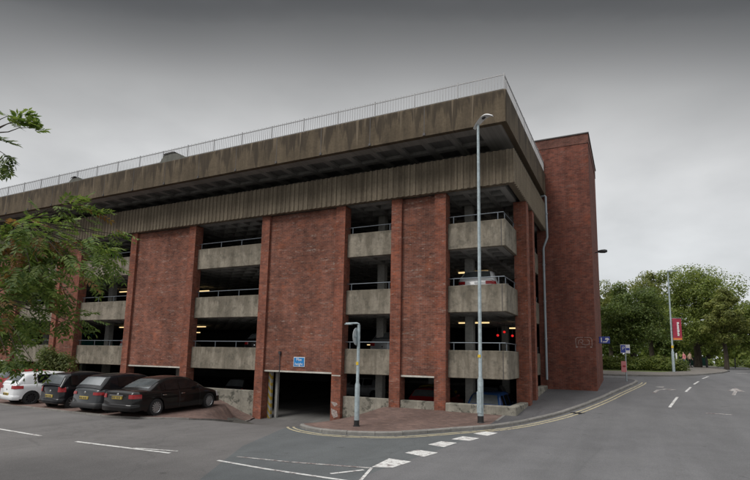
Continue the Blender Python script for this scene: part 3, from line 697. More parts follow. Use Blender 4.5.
# ------------------------------------------------------------------ cars
def pch(xs, ys):
    xs = np.array(xs, float); ys = np.array(ys, float); h = np.diff(xs); d = np.diff(ys)/h; m = np.zeros(len(xs))
    for i in range(1, len(xs)-1):
        if d[i-1]*d[i] > 0: m[i] = 2/(1/d[i-1]+1/d[i])
    m[0], m[-1] = d[0], d[-1]
    def f(x):
        x = min(max(x, xs[0]), xs[-1]); i = min(len(h)-1, max(0, int(np.searchsorted(xs, x)-1))); t = (x-xs[i])/h[i]
        return float((2*t**3-3*t*t+1)*ys[i]+(t**3-2*t*t+t)*h[i]*m[i]+(-2*t**3+3*t*t)*ys[i+1]+(t**3-t*t)*h[i]*m[i+1])
    return f
def make_car(name, S, paint, rim, roofpaint=None):
    """S: a body style; +x is the nose, x = 0 at the rear bumper"""
    root = empty(name); Lc, W, wr = S['L'], S['W'], S['wr']
    deckf = pch(*zip(*S['deck'])); rooff = pch(*zip(*S['roof'])); ax = S['axles']; belt = S['belt']
    rx0, rx1 = S['roof'][0][0], S['roof'][-1][0]; sill = S.get('sill', .22)
    def x_at(t, u):                      # t 0..1 along, u 0..1 height: raked ends
        return t*Lc + (1-t)**6*S.get('rake_r', .04)*u*1.0 - t**6*S.get('rake_f', .12)*u
    def wfun(t):
        d0 = min(1., t*Lc/.42); d1 = min(1., (1-t)*Lc/.6)
        k0 = 1-.20*(1-d0)**2.6; k1 = 1-.26*(1-d1)**2.4
        return W*k0*k1
    def sfun(u): return .945+.055*math.sin(math.pi*min(1, max(0, (u*.86+.12))))**.8 - (.06*max(0, (u-.75)/.25)**2)
    def zlow(x):
        z = sill+ (.06 if x < .5 or x > Lc-.5 else 0)
        for a in ax:
            d = abs(x-a); r = wr+.055
            if d < r: z = max(z, wr-.02+math.sqrt(r*r-d*d)*.98)
        return z
    ts = sorted(set([0, .004, .012, .025]+[i/90 for i in range(3, 88)]+[.975, .988, .996, 1.0]+[min(1, max(0, (a+s*(wr+.055)*k)/Lc)) for a in ax for s in (-1, 1) for k in (.999, .97, .9, .75, .5, .25)]))
    nu = 9; rows = []
    for t in ts:
        x = t*Lc; zl = zlow(x); zt_ = deckf(x); e = min(1, t*Lc/.10, (1-t)*Lc/.14); zt_ -= .05*(1-e)**2; hw = wfun(t); row = []
        half = []
        half.append((x_at(t, 0), hw*.55, zl+.0)); half.append((x_at(t, 0), hw*.9, zl))
        for i in range(nu):
            z = zl+(zt_-.03-zl)*i/(nu-1); u = max(0, min(1, (z-.2)/(zt_-.2))); half.append((x_at(t, u), hw*sfun(u), z))
        u = 1
        for k, dz in ((.955, -.008), (.88, .004), (.6, .016), (.3, .024)): half.append((x_at(t, u), hw*sfun(1)*k, zt_+dz))
        half = [half[0]]+half[1:]
        full = [(x_, -y_, z_) for x_, y_, z_ in half]+[(half[-1][0], 0, half[-1][2]+.002)]+half[::-1]
        rows.append(full)
    mb = MB(); mb.grid(rows)
    nc = len(rows[0]); mb.f += [tuple(range(nc)), tuple(range((len(rows)-1)*nc, len(rows)*nc))]; mb.mi += [0, 0]
    body = mb.build('body', paint, root, smooth=42)
    # greenhouse
    wb = W*.93; tum = S.get('tumble', .40)
    def hwz(x, z):
        e = min(1, (x-rx0)/.9+.55, (rx1-x)/.9+.55) if True else 1
        return (wb-(z-belt)*tum)*(.90+.10*min(1, max(0, e)))
    rows = []; gx_ = list(np.linspace(rx0, rx1, 46))
    for x in gx_:
        zt_ = rooff(x); zb_ = min(belt-.04, zt_-.02); half = []
        for k in (0, .35, .7, .9): z = zb_+(zt_-.05-zb_)*k; half.append((x, hwz(x, max(z, belt)), z))
        hr = hwz(x, max(zt_, belt)); half += [(x, hr-.025, zt_-.018), (x, hr-.085, zt_+.0), (x, hr*.55, zt_+.018), (x, hr*.25, zt_+.026)]
        rows.append([(a, -b, c) for a, b, c in half]+[(x, 0, zt_+.028)]+half[::-1])
    mb = MB(); mb.grid(rows); top = mb.build('roof', roofpaint or paint, root, smooth=42)
    # side windows
    def side_win(xa, xb, sgn, nm='window'):
        P_ = []
        for x in np.linspace(xa, xb, 12):
            zt_ = min(rooff(x)-.085, S['roofmax']-.10); zb_ = belt+.03+S.get('kick', 0)*max(0, 1-(x-rx0)/1.2)
            zt_ = max(zt_, zb_+.01)
            P_.append([(x, sgn*(hwz(x, z)+.008), z) for z in (zb_, (zb_+zt_)/2, zt_)])
        q = MB(); q.grid(P_, flip=sgn > 0); return q.build(nm, M['glass_side'], root, smooth=50)
    for s in (-1, 1):
        for xa, xb in S['wins']: side_win(xa, xb, s)
    def slope_win(xa, xb, nm, inset=.09):
        P_ = []
        for x in np.linspace(xa, xb, 8):
            z = rooff(x); hw = hwz(x, max(z, belt))-inset
            dx = .02; sl = (rooff(x+dx)-rooff(x-dx))/(2*dx); nrm = math.hypot(1, sl); ox, oz = -sl/nrm*.012, 1/nrm*.012
            P_.append([(x+ox, k*hw, z+oz+.018*(1-k*k)*1.2) for k in (-1, -.8, -.4, 0, .4, .8, 1)])
        q = MB(); q.grid(P_, flip=True); return q.build(nm, M['glass'], root, smooth=50)
    slope_win(*S['rearglass'], 'rear_window'); slope_win(*S['windscreen'], 'windscreen')
    # lamps wrapping the rear and front corners
    def corner_patch(t_lo, t_hi, z0, z1, yin, rear, sgn, off=.012, nseg=7):
        P_ = []
        for z in np.linspace(z0, z1, 4):
            row = []
            for k in range(nseg+1):
                t = (t_hi-(t_hi-t_lo)*k/nseg); x = t*Lc; u = max(0, min(1, (z-.2)/(deckf(x)-.2)))
                px_, py_ = x_at(t, u), wfun(t)*sfun(u); row.append((px_+(-off if rear else off)*(1 if k > nseg*.6 else .3), sgn*(py_+off), z))
            t = t_lo; x = t*Lc; u = max(0, min(1, (z-.2)/(deckf(x)-.2)))
            row.append((x_at(t, u)+(-off if rear else off), sgn*yin, z)); P_.append(row)
        q = MB(); q.grid(P_, flip=(sgn > 0) != rear); return q
    tl = S['tail']; hl = S['head']
    for s in (-1, 1):
        corner_patch(0, tl[3], tl[0], tl[1], tl[2], True, s).build('tail_light', M['tail'], root, smooth=50)
        corner_patch(1, 1-hl[3], hl[0], hl[1], hl[2], False, s).build('headlight', M['headl'], root, smooth=50)
    # bumpers
    for rear in (True, False):
        q = MB(); P_ = []; z0, z1 = (.26, .50) if S.get('thinbump') else (.25, .46)
        for z, o in ((z0, .0), (z0+.03, .03), (z1-.03, .035), (z1, .006)):
            row = []
            tt = [.055*(1-k/6) for k in range(7)]
            for t in tt:
                t2 = t if rear else 1-t; x = t2*Lc; u = max(0, (z-.2)/(deckf(x)-.2)); dd = 1-t/.055
                row.append((x_at(t2, u)+(-o if rear else o)*dd, wfun(t2)*sfun(u)+o*.5, z))
            full = row+[(row[-1][0], -y, z) for y in (-.3, .3)]+[(a, -b, c) for a, b, c in row[::-1]]
            P_.append(full)
        q.grid(P_, flip=rear); q.build('bumper', M['trim'] if S.get('blackbump') else paint, root, smooth=50)
    pz = S['plate']; q = MB(); pxo = x_at(0, .6)-.045 if pz < .5 else x_at(0, .6)-.03
    q.box(pxo-.012, pxo+.05, -.26, .26, pz-.055, pz+.055); npl = q.build('number_plate', M['plate'], root, bevel=.006); q = MB()
    for k in range(7): yk = -.2+.062*k+(.03 if k > 3 else 0); q.box(pxo-.0145, pxo-.0115, yk, yk+.04, pz-.033, pz+.033)
    q.build('plate_characters', M['darkmetal'], npl)
    q = MB(); q.lathe([(0, -.012), (.045, -.008), (.05, .004)], (x_at(0, .85)-.008, 0, pz+.2 if pz < .7 else pz+.12), 'x', 14); q.build('badge', M['chrome'], root, smooth=40)
    # doors: seams, sill strip and handles
    for s in (-1, 1):
        for i, (xa, xb) in enumerate(S['doors']):
            P_ = []
            for x in np.linspace(xa, xb, 10):
                t = x/Lc; zl = zlow(x)+.03; row = []
                for z in np.linspace(zl, belt-.055, 7):
                    u = (z-.2)/(deckf(x)-.2); row.append((x, s*(wfun(t)*sfun(u)+.004), z))
                P_.append(row)
            q = MB(); q.grid(P_, 0, flip=s > 0)
            for x in (xa, xb):
                t = x/Lc; zl = zlow(x)+.03; row = []
                for z in np.linspace(zl, belt-.05, 7):
                    u = (z-.2)/(deckf(x)-.2); y = s*(wfun(t)*sfun(u)+.0065); row.append([(x-.007, y, z), (x+.007, y, z)])
                q.grid(row, 1, flip=s > 0)
            d = q.build('door', [paint, M['trim']], root, smooth=40, fix=False)
            xh = xa+.16; zh = belt-.14; u = (zh-.2)/(deckf(xh)-.2); y = wfun(xh/Lc)*sfun(u)
            h = MB(); h.box(xh-.09, xh+.09, min(s*y, s*(y+.035)), max(s*y, s*(y+.035)), zh-.015, zh+.015); h.build('handle', S.get('handle', paint), d, bevel=.008)
        # mirror
        mxx = S['mirror']; y = hwz(mxx, belt+.06); q = MB()
        q.lathe([(0, -.07), (.07, -.06), (.095, 0), (.08, .06), (0, .07)], (mxx, s*(y+.13), belt+.09), 'x', 10); q.box(mxx-.03, mxx+.03, min(s*y*.98, s*(y+.1)), max(s*y*.98, s*(y+.1)), belt+.03, belt+.06); q.build('mirror', paint, root, smooth=50)
    # wheels
    for a in ax:
        for s in (-1, 1):
            q = MB(); yw = s*(W-.115); T = .105
            q.lathe([(wr*.64, -T), (wr*.94, -T), (wr, -T*.7), (wr, T*.7), (wr*.94, T), (wr*.64, T), (wr*.6, T*.6), (wr*.6, -T*.6), (wr*.64, -T)], (a, yw, wr), 'y', 28)
            tyre = q.build('tyre', M['tyre'], None, smooth=40)
            wroot = tyre; wroot.name = 'wheel'; wroot.parent = root
            q = MB(); f = s*T*.62
            q.lathe([(wr*.66, s*T*.98), (wr*.62, s*T*.9), (wr*.58, s*T*.6)], (a, yw, wr), 'y', 24); q.lathe([(wr*.58, s*T*.6), (wr*.56, s*T*.2), (0.0, s*T*.15)], (a, yw, wr), 'y', 24, 1)
            ns = S.get('spokes', 10)
            for k in range(ns):
                an = 2*math.pi*k/ns; c, sn = math.cos(an), math.sin(an); tx, tz = -sn, c
                w0, w1 = .030, .022
                p = []
                for r_, ww in ((.03, w0), (wr*.63, w1)):
                    for dy in (s*T*.35, s*T*.82):
                        for sg_ in (-1, 1): p.append((a+c*r_+tx*ww*sg_, yw+dy, wr+sn*r_+tz*ww*sg_))
                q.add(p, [(0, 1, 3, 2), (4, 6, 7, 5), (0, 4, 5, 1), (2, 3, 7, 6), (0, 2, 6, 4), (1, 5, 7, 3)])
            q.lathe([(0, s*T*.9), (.05, s*T*.88), (.055, s*T*.3)], (a, yw, wr), 'y', 12)
            q.build('rim', [rim, M['trim']], wroot, smooth=35)
    # dark underbody so that daylight does not pass under the arches
    q = MB(); q.box(.35, Lc-.35, -W*.62, W*.62, .2, .55); q.build('underbody', M['trim'], root)
    return root
HATCH = dict(L=4.06, W=.865, wr=.315, axles=(.70, 3.29), belt=.93, sill=.24, deck=[(0, .90), (.12, .96), (1.5, .955), (2.85, .945), (3.1, .93), (3.7, .80), (3.98, .66), (4.06, .60)],
             roof=[(.10, .94), (.30, 1.16), (.52, 1.36), (.75, 1.42), (1.6, 1.455), (2.2, 1.41), (2.6, 1.24), (3.12, .93)], roofmax=1.45, kick=.10,
             wins=[(.95, 1.62), (1.70, 2.62)], rearglass=(.20, .49), windscreen=(2.28, 3.0), tail=(.74, .88, .45, .085), head=(.58, .76, .42, .09), plate=.50, doors=[(1.15, 1.75), (1.77, 2.85)], mirror=2.62, rake_r=.05, spokes=10)
TALL = dict(L=3.75, W=.82, wr=.29, axles=(.58, 2.98), belt=.96, sill=.26, deck=[(0, .93), (.1, .98), (1.5, .97), (2.65, .96), (2.9, .94), (3.4, .84), (3.68, .68), (3.75, .6)],
            roof=[(.06, .97), (.2, 1.2), (.36, 1.42), (.6, 1.49), (1.5, 1.52), (2.05, 1.46), (2.45, 1.28), (2.95, .96)], roofmax=1.51, kick=.05, tumble=.34,
            wins=[(.42, .8), (.9, 1.55), (1.64, 2.45)], rearglass=(.11, .34), windscreen=(2.12, 2.85), tail=(.74, .95, .56, .06), head=(.6, .8, .42, .09), plate=.56, doors=[(.85, 1.6), (1.62, 2.55)], mirror=2.5, rake_r=.06, spokes=8)
CROSS = dict(L=4.16, W=.88, wr=.325, axles=(.72, 3.32), belt=1.0, sill=.30, deck=[(0, .93), (.12, 1.0), (1.5, 1.0), (2.9, .99), (3.15, .97), (3.75, .88), (4.08, .72), (4.16, .64)],
             roof=[(.14, 1.0), (.34, 1.22), (.56, 1.42), (.8, 1.49), (1.6, 1.53), (2.2, 1.49), (2.65, 1.32), (3.15, .98)], roofmax=1.52, kick=.12,
             wins=[(.95, 1.62), (1.70, 2.65)], rearglass=(.24, .53), windscreen=(2.3, 3.05), tail=(.76, .87, .50, .06), head=(.66, .82, .42, .09), plate=.64, doors=[(1.1, 1.7), (1.72, 2.85)], mirror=2.66, rake_r=.08, spokes=7, blackbump=True)
SEDAN = dict(L=4.83, W=.91, wr=.335, axles=(1.08, 3.94), belt=.92, sill=.22, deck=[(0, .86), (.08, .97), (.3, .985), (.9, .975), (2, .95), (3.3, .945), (3.6, .93), (4.3, .81), (4.72, .64), (4.83, .56)],
             roof=[(.72, .97), (1.1, 1.17), (1.5, 1.34), (1.85, 1.415), (2.4, 1.435), (2.85, 1.38), (3.2, 1.23), (3.72, .94)], roofmax=1.43, tumble=.46,
             wins=[(1.32, 1.5), (1.55, 2.2), (2.27, 3.1)], rearglass=(.84, 1.5), windscreen=(2.9, 3.6), tail=(.72, .87, .58, .07), head=(.52, .70, .40, .09), plate=.74, doors=[(1.28, 2.22), (2.24, 3.35)], mirror=3.15, rake_r=.05, spokes=12, thinbump=True, handle=M['chrome'])
def place(o, x, y, heading, z=None, pitch=0):
    """x, y: where the middle of the rear bumper stands; heading: direction of the nose, degrees from +X"""
    o.location = (x, y, G(x, y)+.005 if z is None else z); o.rotation_euler = (0, -R(pitch), R(heading))
GRP = 'cars parked nose in along the front of the car park'
sedan = make_car('parked_car', SEDAN, M['c_sedan'], M['rim']); place(sedan, -12.98, -7.1, 92, .02, 1.1)
q = MB(); q.box(-.035, .0, -.36, .36, .815, .85); q.build('chrome_strip', M['chrome'], sedan)
tag(sedan, 'black saloon car with chrome boot strip, nearest the car park entrance', 'car', GRP)
cross = make_car('parked_car', CROSS, M['c_grey'], M['rim_dark'], M['c_black']); place(cross, -15.1, -7.0, 90, .0, .8)
tag(cross, 'dark grey crossover with black roof parked beside the black saloon', 'car', GRP)
tall = make_car('parked_car', TALL, M['c_black'], M['rim']); place(tall, -17.75, -6.75, 88, .0, .8)
tag(tall, 'small black hatchback with silver wheels beside the white hatchback', 'car', GRP)
hatch = make_car('parked_car', HATCH, M['c_white'], M['rim_dark']); place(hatch, -20.75, -6.85, 82, .0, .8)
tag(hatch, 'white hatchback with dark wheels in the front row of parked cars', 'car', GRP)
def recolour(root, a, b):
    for ch in root.children:
        for k, ms in enumerate(list(ch.data.materials)):
            if ms == a:
                if ch.data.users > 1: ch.data = ch.data.copy()
                ch.data.materials[k] = b
        recolour(ch, a, b) if ch.children else None
def inside_car(src, paint_from, paint_to, x, y, hd, z, label, grp='cars parked inside the car park'):
    c = copy_tree(src); c.rotation_euler = (0, 0, 0); place(c, x, y, hd, z)
    if paint_to: recolour(c, paint_from, paint_to)
    tag(c, label, 'car', grp); return c
rc = inside_car(hatch, M['c_white'], M['c_red'], -23.9, -5.7, 84, .0, 'dark red car at the left end of the parked row behind the tree leaves', GRP)
W_, K_ = M['c_white'], M['c_black']
inside_car(hatch, W_, None, -1.6, 1.4, 92, FL[2]+.01, 'white hatchback on the second level behind the corner parapet and lamp post')
inside_car(hatch, W_, M['c_red'], -4.65, 2.9, 88, FL[0]+.01, 'red car behind the low wall under the narrow brick panel')
inside_car(tall, K_, M['c_blue'], -1.2, 1.0, 88, FL[0]+.01, 'blue car on the ground level behind the corner low wall')
inside_car(hatch, W_, M['c_black'], -2.75, 7.6, 95, FL[0]+.0, 'dark car deep on the ground level between red and blue cars')
inside_car(hatch, W_, M['c_silver'], -6.5, 2.3, 85, FL[1]+.01, 'silver car on the first level behind the round sign')
inside_car(hatch, W_, M['c_teal'], -31.5, 2.2, 95, FL[1]+.01, 'teal car on the first level in the leftmost visible bay')
inside_car(hatch, W_, None, -25.4, 2.6, 90, FL[1]+.01, 'white hatchback on the first level left of the wide left brick panel')
inside_car(cross, M['c_grey'], M['c_silver'], -23.3, 2.4, 90, FL[1]+.01, 'silver crossover on the first level against the wide left brick panel')
inside_car(hatch, W_, M['c_black'], -14.2, 2.0, 90, FL[1]+.01, 'black car on the first level above the saloon bonnet, left of the entrance')
inside_car(tall, K_, None, -15.9, 2.4, 90, FL[0]+.03, 'black car on the ground level behind the mossy wall left of the entrance')
inside_car(hatch, W_, M['c_silver'], -10.6, 12.0, 180, FL[0]+.01, 'silver car seen in the dark through the car park entrance')
inside_car(hatch, W_, M['c_yellow'], -5.3, 5.4, 95, FL[0]+.01, 'yellow car in the dark behind the low wall right of the entrance')
inside_car(hatch, W_, M['c_silver'], -23.6, 2.4, 90, FL[2]+.01, 'silver car on the second level beside the wide left brick panel')
inside_car(hatch, W_, M['c_red'], -12.9, 2.6, 90, FL[3]+.01, 'red car on the third level beside the entrance brick panel')
inside_car(tall, K_, None, -5.9, 3.0, 90, FL[1]+.0, 'black car on the first level left of the narrow brick panel')

# ------------------------------------------------------------------ street furniture
def street_lamp(x, y, h, rot, label, r=.06, sleeve=1.55, arm=.78):
    z = P(x, y)-.01; t = empty('street_lamp', (x, y, z), rot)
    q = MB(); q.lathe([(r*1.75, .24), (r*1.75, sleeve-.06), (r*1.1, sleeve+.06), (r*1.0, h*.6), (r*.85, h)], (0, 0, 0), 'z', 14); q.build('pole', M['galv'], t, smooth=40)
    q = MB(); q.lathe([(r*1.95, 0), (r*1.95, .03), (r*1.8, .04), (r*1.8, .25)], (0, 0, 0), 'z', 14); q.build('base', M['black'], t, smooth=40)
    q = MB(); q.box(-.055, .055, -r*1.12-.012, -r*1.0, 2.30, 2.40); q.build('number_tag', M['tagyellow'], t)
    q = MB(); q.box(-.09, .09, -r*1.8-.006, -r*1.8+.01, .35, 1.1); q.build('access_door', M['galv'], t, bevel=.004)
    # curved shell head that arches over the pole top
    rows = []
    for k in range(15):
        s = k/14; px_ = -.17+arm*s; pz_ = -.12+.38*math.sin(min(1, s*1.02)*math.pi*.70); wv = .045+.12*math.sin(math.pi*min(1, .12+s*.85)); th = .03+.04*math.sin(math.pi*s)
        rows.append([(px_, -wv, pz_+h-.01), (px_, -wv*.6, pz_+h+th*.7), (px_, 0, pz_+h+th), (px_, wv*.6, pz_+h+th*.7), (px_, wv, pz_+h-.01), (px_, 0, pz_+h-th*.25)])
    q = MB(); q.grid([r_+[r_[0]] for r_ in rows]); nn = 7; q.f += [tuple(range(6)), tuple(14*nn+i for i in range(6))]; q.mi += [0, 0]
    hd = q.build('lamp_head', M['white'], t, smooth=50)
    q = MB(); q.lathe([(0, -.07), (.06, -.06), (.10, -.0), (.09, .03)], (.22, 0, h+.24), 'z', 12); q.build('lamp_glass', M['darkmetal'], hd, smooth=50)
    return tag(t, label, 'street lamp')
street_lamp(-.5, -1.98, 11.15, R(-12), 'tall grey street lamp with curved head on the brick pavement before the corner bay')
# round sign seen from behind
x, y = -4.02, -4.7; t = empty('sign_post', (x, y, P(x, y)-.01))
q = MB(); q.lathe([(.085, .2), (.085, 1.38), (.055, 1.48), (.05, 3.42)], n=14); q.build('pole', M['galv'], t, smooth=40)
q = MB(); q.lathe([(.12, 0), (.12, .03), (.09, .04), (.09, .21)], n=14); q.build('base', M['black'], t, smooth=40)
q = MB(); q.tube([(0, 0, 3.38), (0, .0, 3.45), (-.06, -.03, 3.48), (-.42, -.19, 3.46)], .032, 8); q.box(-.44, -.2, -.23, -.07, 3.425, 3.455); q.build('lamp_arm', M['galv'], t, smooth=40)
q = MB(); q.lathe([(0, -.008), (.30, -.008), (.305, 0), (.30, .008), (0, .008)], (0, 0, 0), 'x', 32)
d = q.build('round_sign', M['greysign'], t, smooth=40); d.location = (-.075, -.02, 3.02); d.rotation_euler = (0, 0, R(4))
q = MB(); q.lathe([(0, -.011), (.285, -.011), (.285, -.009)], (0, 0, 0), 'x', 32); q.build('sign_face', M['c_red'], d)
q = MB(); q.box(.008, .03, -.2, .2, -.03, .03); q.box(.01, .04, -.04, .04, -.25, .25); q.build('bracket', M['galv'], d)
q = MB(); q.box(-.045, .045, -.062, -.05, 2.05, 2.16); q.build('number_tag', M['tagyellow'], t)
tag(t, 'grey post with round traffic sign seen from behind, on the pavement right of the entrance', 'sign post')
# parking sign post at the far corner
x, y = 4.05, 14.5; t = empty('parking_sign_post', (x, y, P(x, y)))
q = MB(); q.lathe([(.038, 0), (.038, 2.2), (.0, 2.21)], n=10); q.build('pole', M['galv'], t, smooth=40)
q = MB(); q.box(-.26, .26, -.06, -.045, 1.68, 2.2); pb = q.build('parking_plate', M['white'], t, bevel=.005)
q = MB(); q.box(-.24, .02, -.0645, -.0615, 1.72, 2.17); q.box(.04, .24, -.0645, -.0615, 1.86, 2.0); q.build('blue_panel', M['royal'], pb)
text('P', .3, (-.1, -.068, 1.97), (R(90), 0, 0), M['white'], pb)
q = MB(); q.box(-.26, .02, -.055, -.042, .55, 1.2); ps = q.build('poster', M['pinkposter'], t, bevel=.004)
q = MB(); q.lathe([(0, -.003), (.09, 0)], (-.1, -.058, .9), 'y', 16); q.v = [(-.1+(a+.1)*1.0, b, .9+(c-.9)*.6) for a, b, c in q.v]; q.build('red_mark', M['redposter'], ps)
tag(t, 'thin post with blue and white parking sign and pink poster at the far kerb corner', 'sign post')
# projecting blue sign on the tower's flank
t = empty('projecting_sign', (2.76, 11, 3.45))
q = MB(); q.box(.04, .58, -.02, .02, 0, .38); bd = q.build('board', M['royal'], t, bevel=.006)
q = MB(); q.box(-.0, .04, -.03, .03, .03, .07); q.box(-.0, .04, -.03, .03, .31, .35); q.build('bracket', M['darkmetal'], t)
q = MB(); yv = -.0225
def flat(pts): q.add([(a, yv, b) for a, b in pts], [tuple(range(len(pts)))])
flat([(.12, .06), (.18, .06), (.18, .32), (.12, .32)]); flat([(.22, .06), (.42, .06), (.50, .2), (.44, .2), (.39, .12), (.22, .12)]); flat([(.33, .2), (.56, .2), (.5, .31), (.36, .31)])
q.build('white_symbol', M['white'], bd, fix=False)
tag(t, 'blue sign with white symbol sticking out from the side of the brick tower', 'sign')
# banner on a tall lamp column
x, y = 7.42, 28.5; t = empty('banner_pole', (x, y, G(x, y)+.08))
q = MB(); q.lathe([(.11, 0), (.11, 1.6), (.07, 1.75), (.055, 8.2)], n=10); q.build('pole', M['galv'], t, smooth=40)
q = MB(); q.tube([(0, 0, 8.15), (.02, 0, 8.3), (.12, 0, 8.36)], .035, 6); q.box(-.05, .62, -.09, .09, 8.34, 8.42); q.build('lamp_head', M['galv'], t)
q = MB(); q.grid([[(.1+.64*i/6, .03*math.sin(i*.9+j*.5), 2.78+1.62*j/8) for i in range(7)] for j in range(9)]); bn = q.build('banner', M['banner'], t, smooth=60)
q = MB(); q.grid([[(.1+.64*i/6, .03*math.sin(i*.9)-.0, 2.62+.16*j) for i in range(7)] for j in range(2)]); q.build('orange_hem', M['orange'], bn)
random.seed(8); q = MB(); z = 2.95
while z < 4.05:
    hh = random.uniform(.07, .13); q.box(.42, .42+random.choice((.11, .13, .15)), -.052, -.042, z, z+hh); z += hh+.028
q.build('banner_lettering', M['white'], bn)
q = MB(); q.box(.0, .76, -.012, .012, 4.40, 4.425); q.box(.0, .76, -.012, .012, 2.60, 2.62); q.build('bracket_arm', M['galv'], t)
q = MB(); q.box(-.08, .08, -.09, -.06, 1.95, 2.15); q.build('yellow_notice', M['tagyellow'], t)
tag(t, 'tall lamp column carrying a burgundy banner with white lettering and orange hem', 'lamp column')
# bollards, rails and hoarding in the park
for i, (x, y, lb) in enumerate(((12.0, 49.0, 'dark bollard beside the park path'), )):
    t = MB(); t.lathe([(.12, 0), (.12, .9), (.09, 1.0), (.11, 1.02), (.11, 1.1), (0, 1.16)], (x, y, G(x, y)+.06), n=10); tag(t.build('bollard', M['black'], smooth=40), lb, 'bollard')
for x, y, lb in ((14.05, 50.5, 'left one of two thin fence posts near the rounded bush'), (14.9, 50.6, 'right one of two thin fence posts near the rounded bush')):
    t = MB(); t.lathe([(.06, 0), (.06, 1.1), (0, 1.14)], (x, y, G(x, y)+.06), n=8); tag(t.build('fence_post', M['darkmetal'], smooth=40), lb, 'post', 'thin posts in the park')
t = empty('hoarding', (11.2, 54.5, G(11.2, 54.5)+.06)); q = MB(); q.box(-1.5, 1.5, -.04, .04, .15, 1.15); q.build('board', M['greenboard'], t)
q = MB(); [q.box(xx-.05, xx+.05, -.08, -.042, 0, 1.2) for xx in (-1.45, 0, 1.45)]; q.build('frame', M['darkmetal'], t)
tag(t, 'low dark green hoarding standing under the park trees', 'hoarding')
t = MB(); t.lathe([(.07, 0), (.07, 1.55), (0, 1.6)], (8.75, 44.5, G(8.7, 44.5)+.06), n=8); tag(t.build('white_post', M['white'], smooth=40), 'white post between the hedge end and the walkers', 'post')

# ------------------------------------------------------------------ people far off in the park
def person(x, y, hd, top_m, leg_m, label, stride=.22, hair=M['black']):
    J = dict(pel=(0, 0, .95), chest=(.02, 0, 1.3), neck=(.03, 0, 1.48), head=(.05, 0, 1.60), crown=(.05, 0, 1.72),
             hl=(0, .1, .9), kl=(.12, .1, .5), al=(stride-.04, .1, .08), tl=(stride+.14, .1, .04), hr=(0, -.1, .9), kr=(.02, -.1, .5), ar=(-stride, -.1, .11), tr=(-stride+.15, -.1, .04),
             sl=(.02, .19, 1.4), el=(-.08, .24, 1.12), wl=(.02, .25, .88), fl=(.05, .25, .77), sr=(.02, -.19, 1.4), er=(-.02, -.24, 1.12), wr=(.14, -.25, .92), fr=(.18, -.25, .81))
    rad = dict(pel=.145, chest=.15, neck=.055, head=.095, crown=.06, hl=.09, kl=.06, al=.045, tl=.035, hr=.09, kr=.06, ar=.045, tr=.035, sl=.06, el=.045, wl=.033, fl=.03, sr=.06, er=.045, wr=.033, fr=.03)
    E_ = [('pel', 'chest'), ('chest', 'neck'), ('neck', 'head'), ('head', 'crown'), ('pel', 'hl'), ('hl', 'kl'), ('kl', 'al'), ('al', 'tl'), ('pel', 'hr'), ('hr', 'kr'), ('kr', 'ar'), ('ar', 'tr'), ('chest', 'sl'), ('sl', 'el'), ('el', 'wl'), ('wl', 'fl'), ('chest', 'sr'), ('sr', 'er'), ('er', 'wr'), ('wr', 'fr')]
    names = list(J); me = bpy.data.meshes.new('person'); me.from_pydata([J[n_] for n_ in names], [(names.index(a), names.index(b)) for a, b in E_], [])
    o = bpy.data.objects.new('person', me); col.objects.link(o)
    sk = o.modifiers.new('skin', 'SKIN'); ss = o.modifiers.new('sub', 'SUBSURF'); ss.levels = 1
    for i, n_ in enumerate(names): me.skin_vertices[0].data[i].radius = (rad[n_], rad[n_]); me.skin_vertices[0].data[i].use_root = n_ == 'pel'
    dg = bpy.context.evaluated_depsgraph_get(); nm_ = bpy.data.meshes.new_from_object(o.evaluated_get(dg)); o.modifiers.clear(); o.data = nm_
    nm_.materials.clear()
    for m_ in (top_m, leg_m, M['skin'], hair): nm_.materials.append(m_)
    for p in nm_.polygons:
        c = p.center; p.use_smooth = True
        p.material_index = (3 if (c.z > 1.64 or (c.z > 1.55 and c.x < .03)) else 2) if c.z > 1.47 else 2 if (abs(c.y) > .2 and c.z < 1.05) else 0 if c.z > .93 else 3 if c.z < .07 else 1
    o.location = (x, y, G(x, y)+.09); o.rotation_euler = (0, 0, R(hd))
    return tag(o, label, 'person')
pink = flat_mat('pink_top', (.55, .20, .22), .8); jean = flat_mat('blue_jeans', (.04, .07, .20), .8); tan = flat_mat('tan_coat', (.35, .25, .18), .8)
person(9.55, 45.6, 200, pink, jean, 'person walking in pink top and blue jeans on the park path')
person(10.05, 45.4, 30, tan, M['c_black'], 'person walking in tan coat and dark trousers on the park path')

# ------------------------------------------------------------------ vegetation
def leaf_quad(mb, c, d, n, ln, wd, mi=0, bend=.15):
    s = d.cross(n).normalized(); tip = c+d*ln-n*ln*bend; m1 = c+d*ln*.45
    mb.add([c, m1+s*wd/2-n*ln*bend*.2, tip, m1-s*wd/2-n*ln*bend*.2], [(0, 1, 2), (0, 2, 3)], mi)
def rv(): 
    while True:
        v = Vector((random.uniform(-1, 1), random.uniform(-1, 1), random.uniform(-1, 1)))
        if .05 < v.length < 1: return v.normalized()
def compound_leaf(mb, p, d, ln=.26, mi=0):
    d = d.normalized(); n = (Vector((0, 0, 1))-d*d.z+rv()*.45).normalized(); side = d.cross(n).normalized(); n = side.cross(d)
    pr = 5; q = p
    for k in range(1, pr+1):
        c = p+d*ln*(k/(pr+.6))-Vector((0, 0, 1))*.10*ln*(k/pr)**2*2
        for s in (-1, 1):
            dd = (side*s+d*.55-n*random.uniform(0, .35)).normalized(); leaf_quad(mb, c, dd, n, random.uniform(.085, .12), random.uniform(.034, .046), mi)
    leaf_quad(mb, c, d, n, .10, .034, mi)
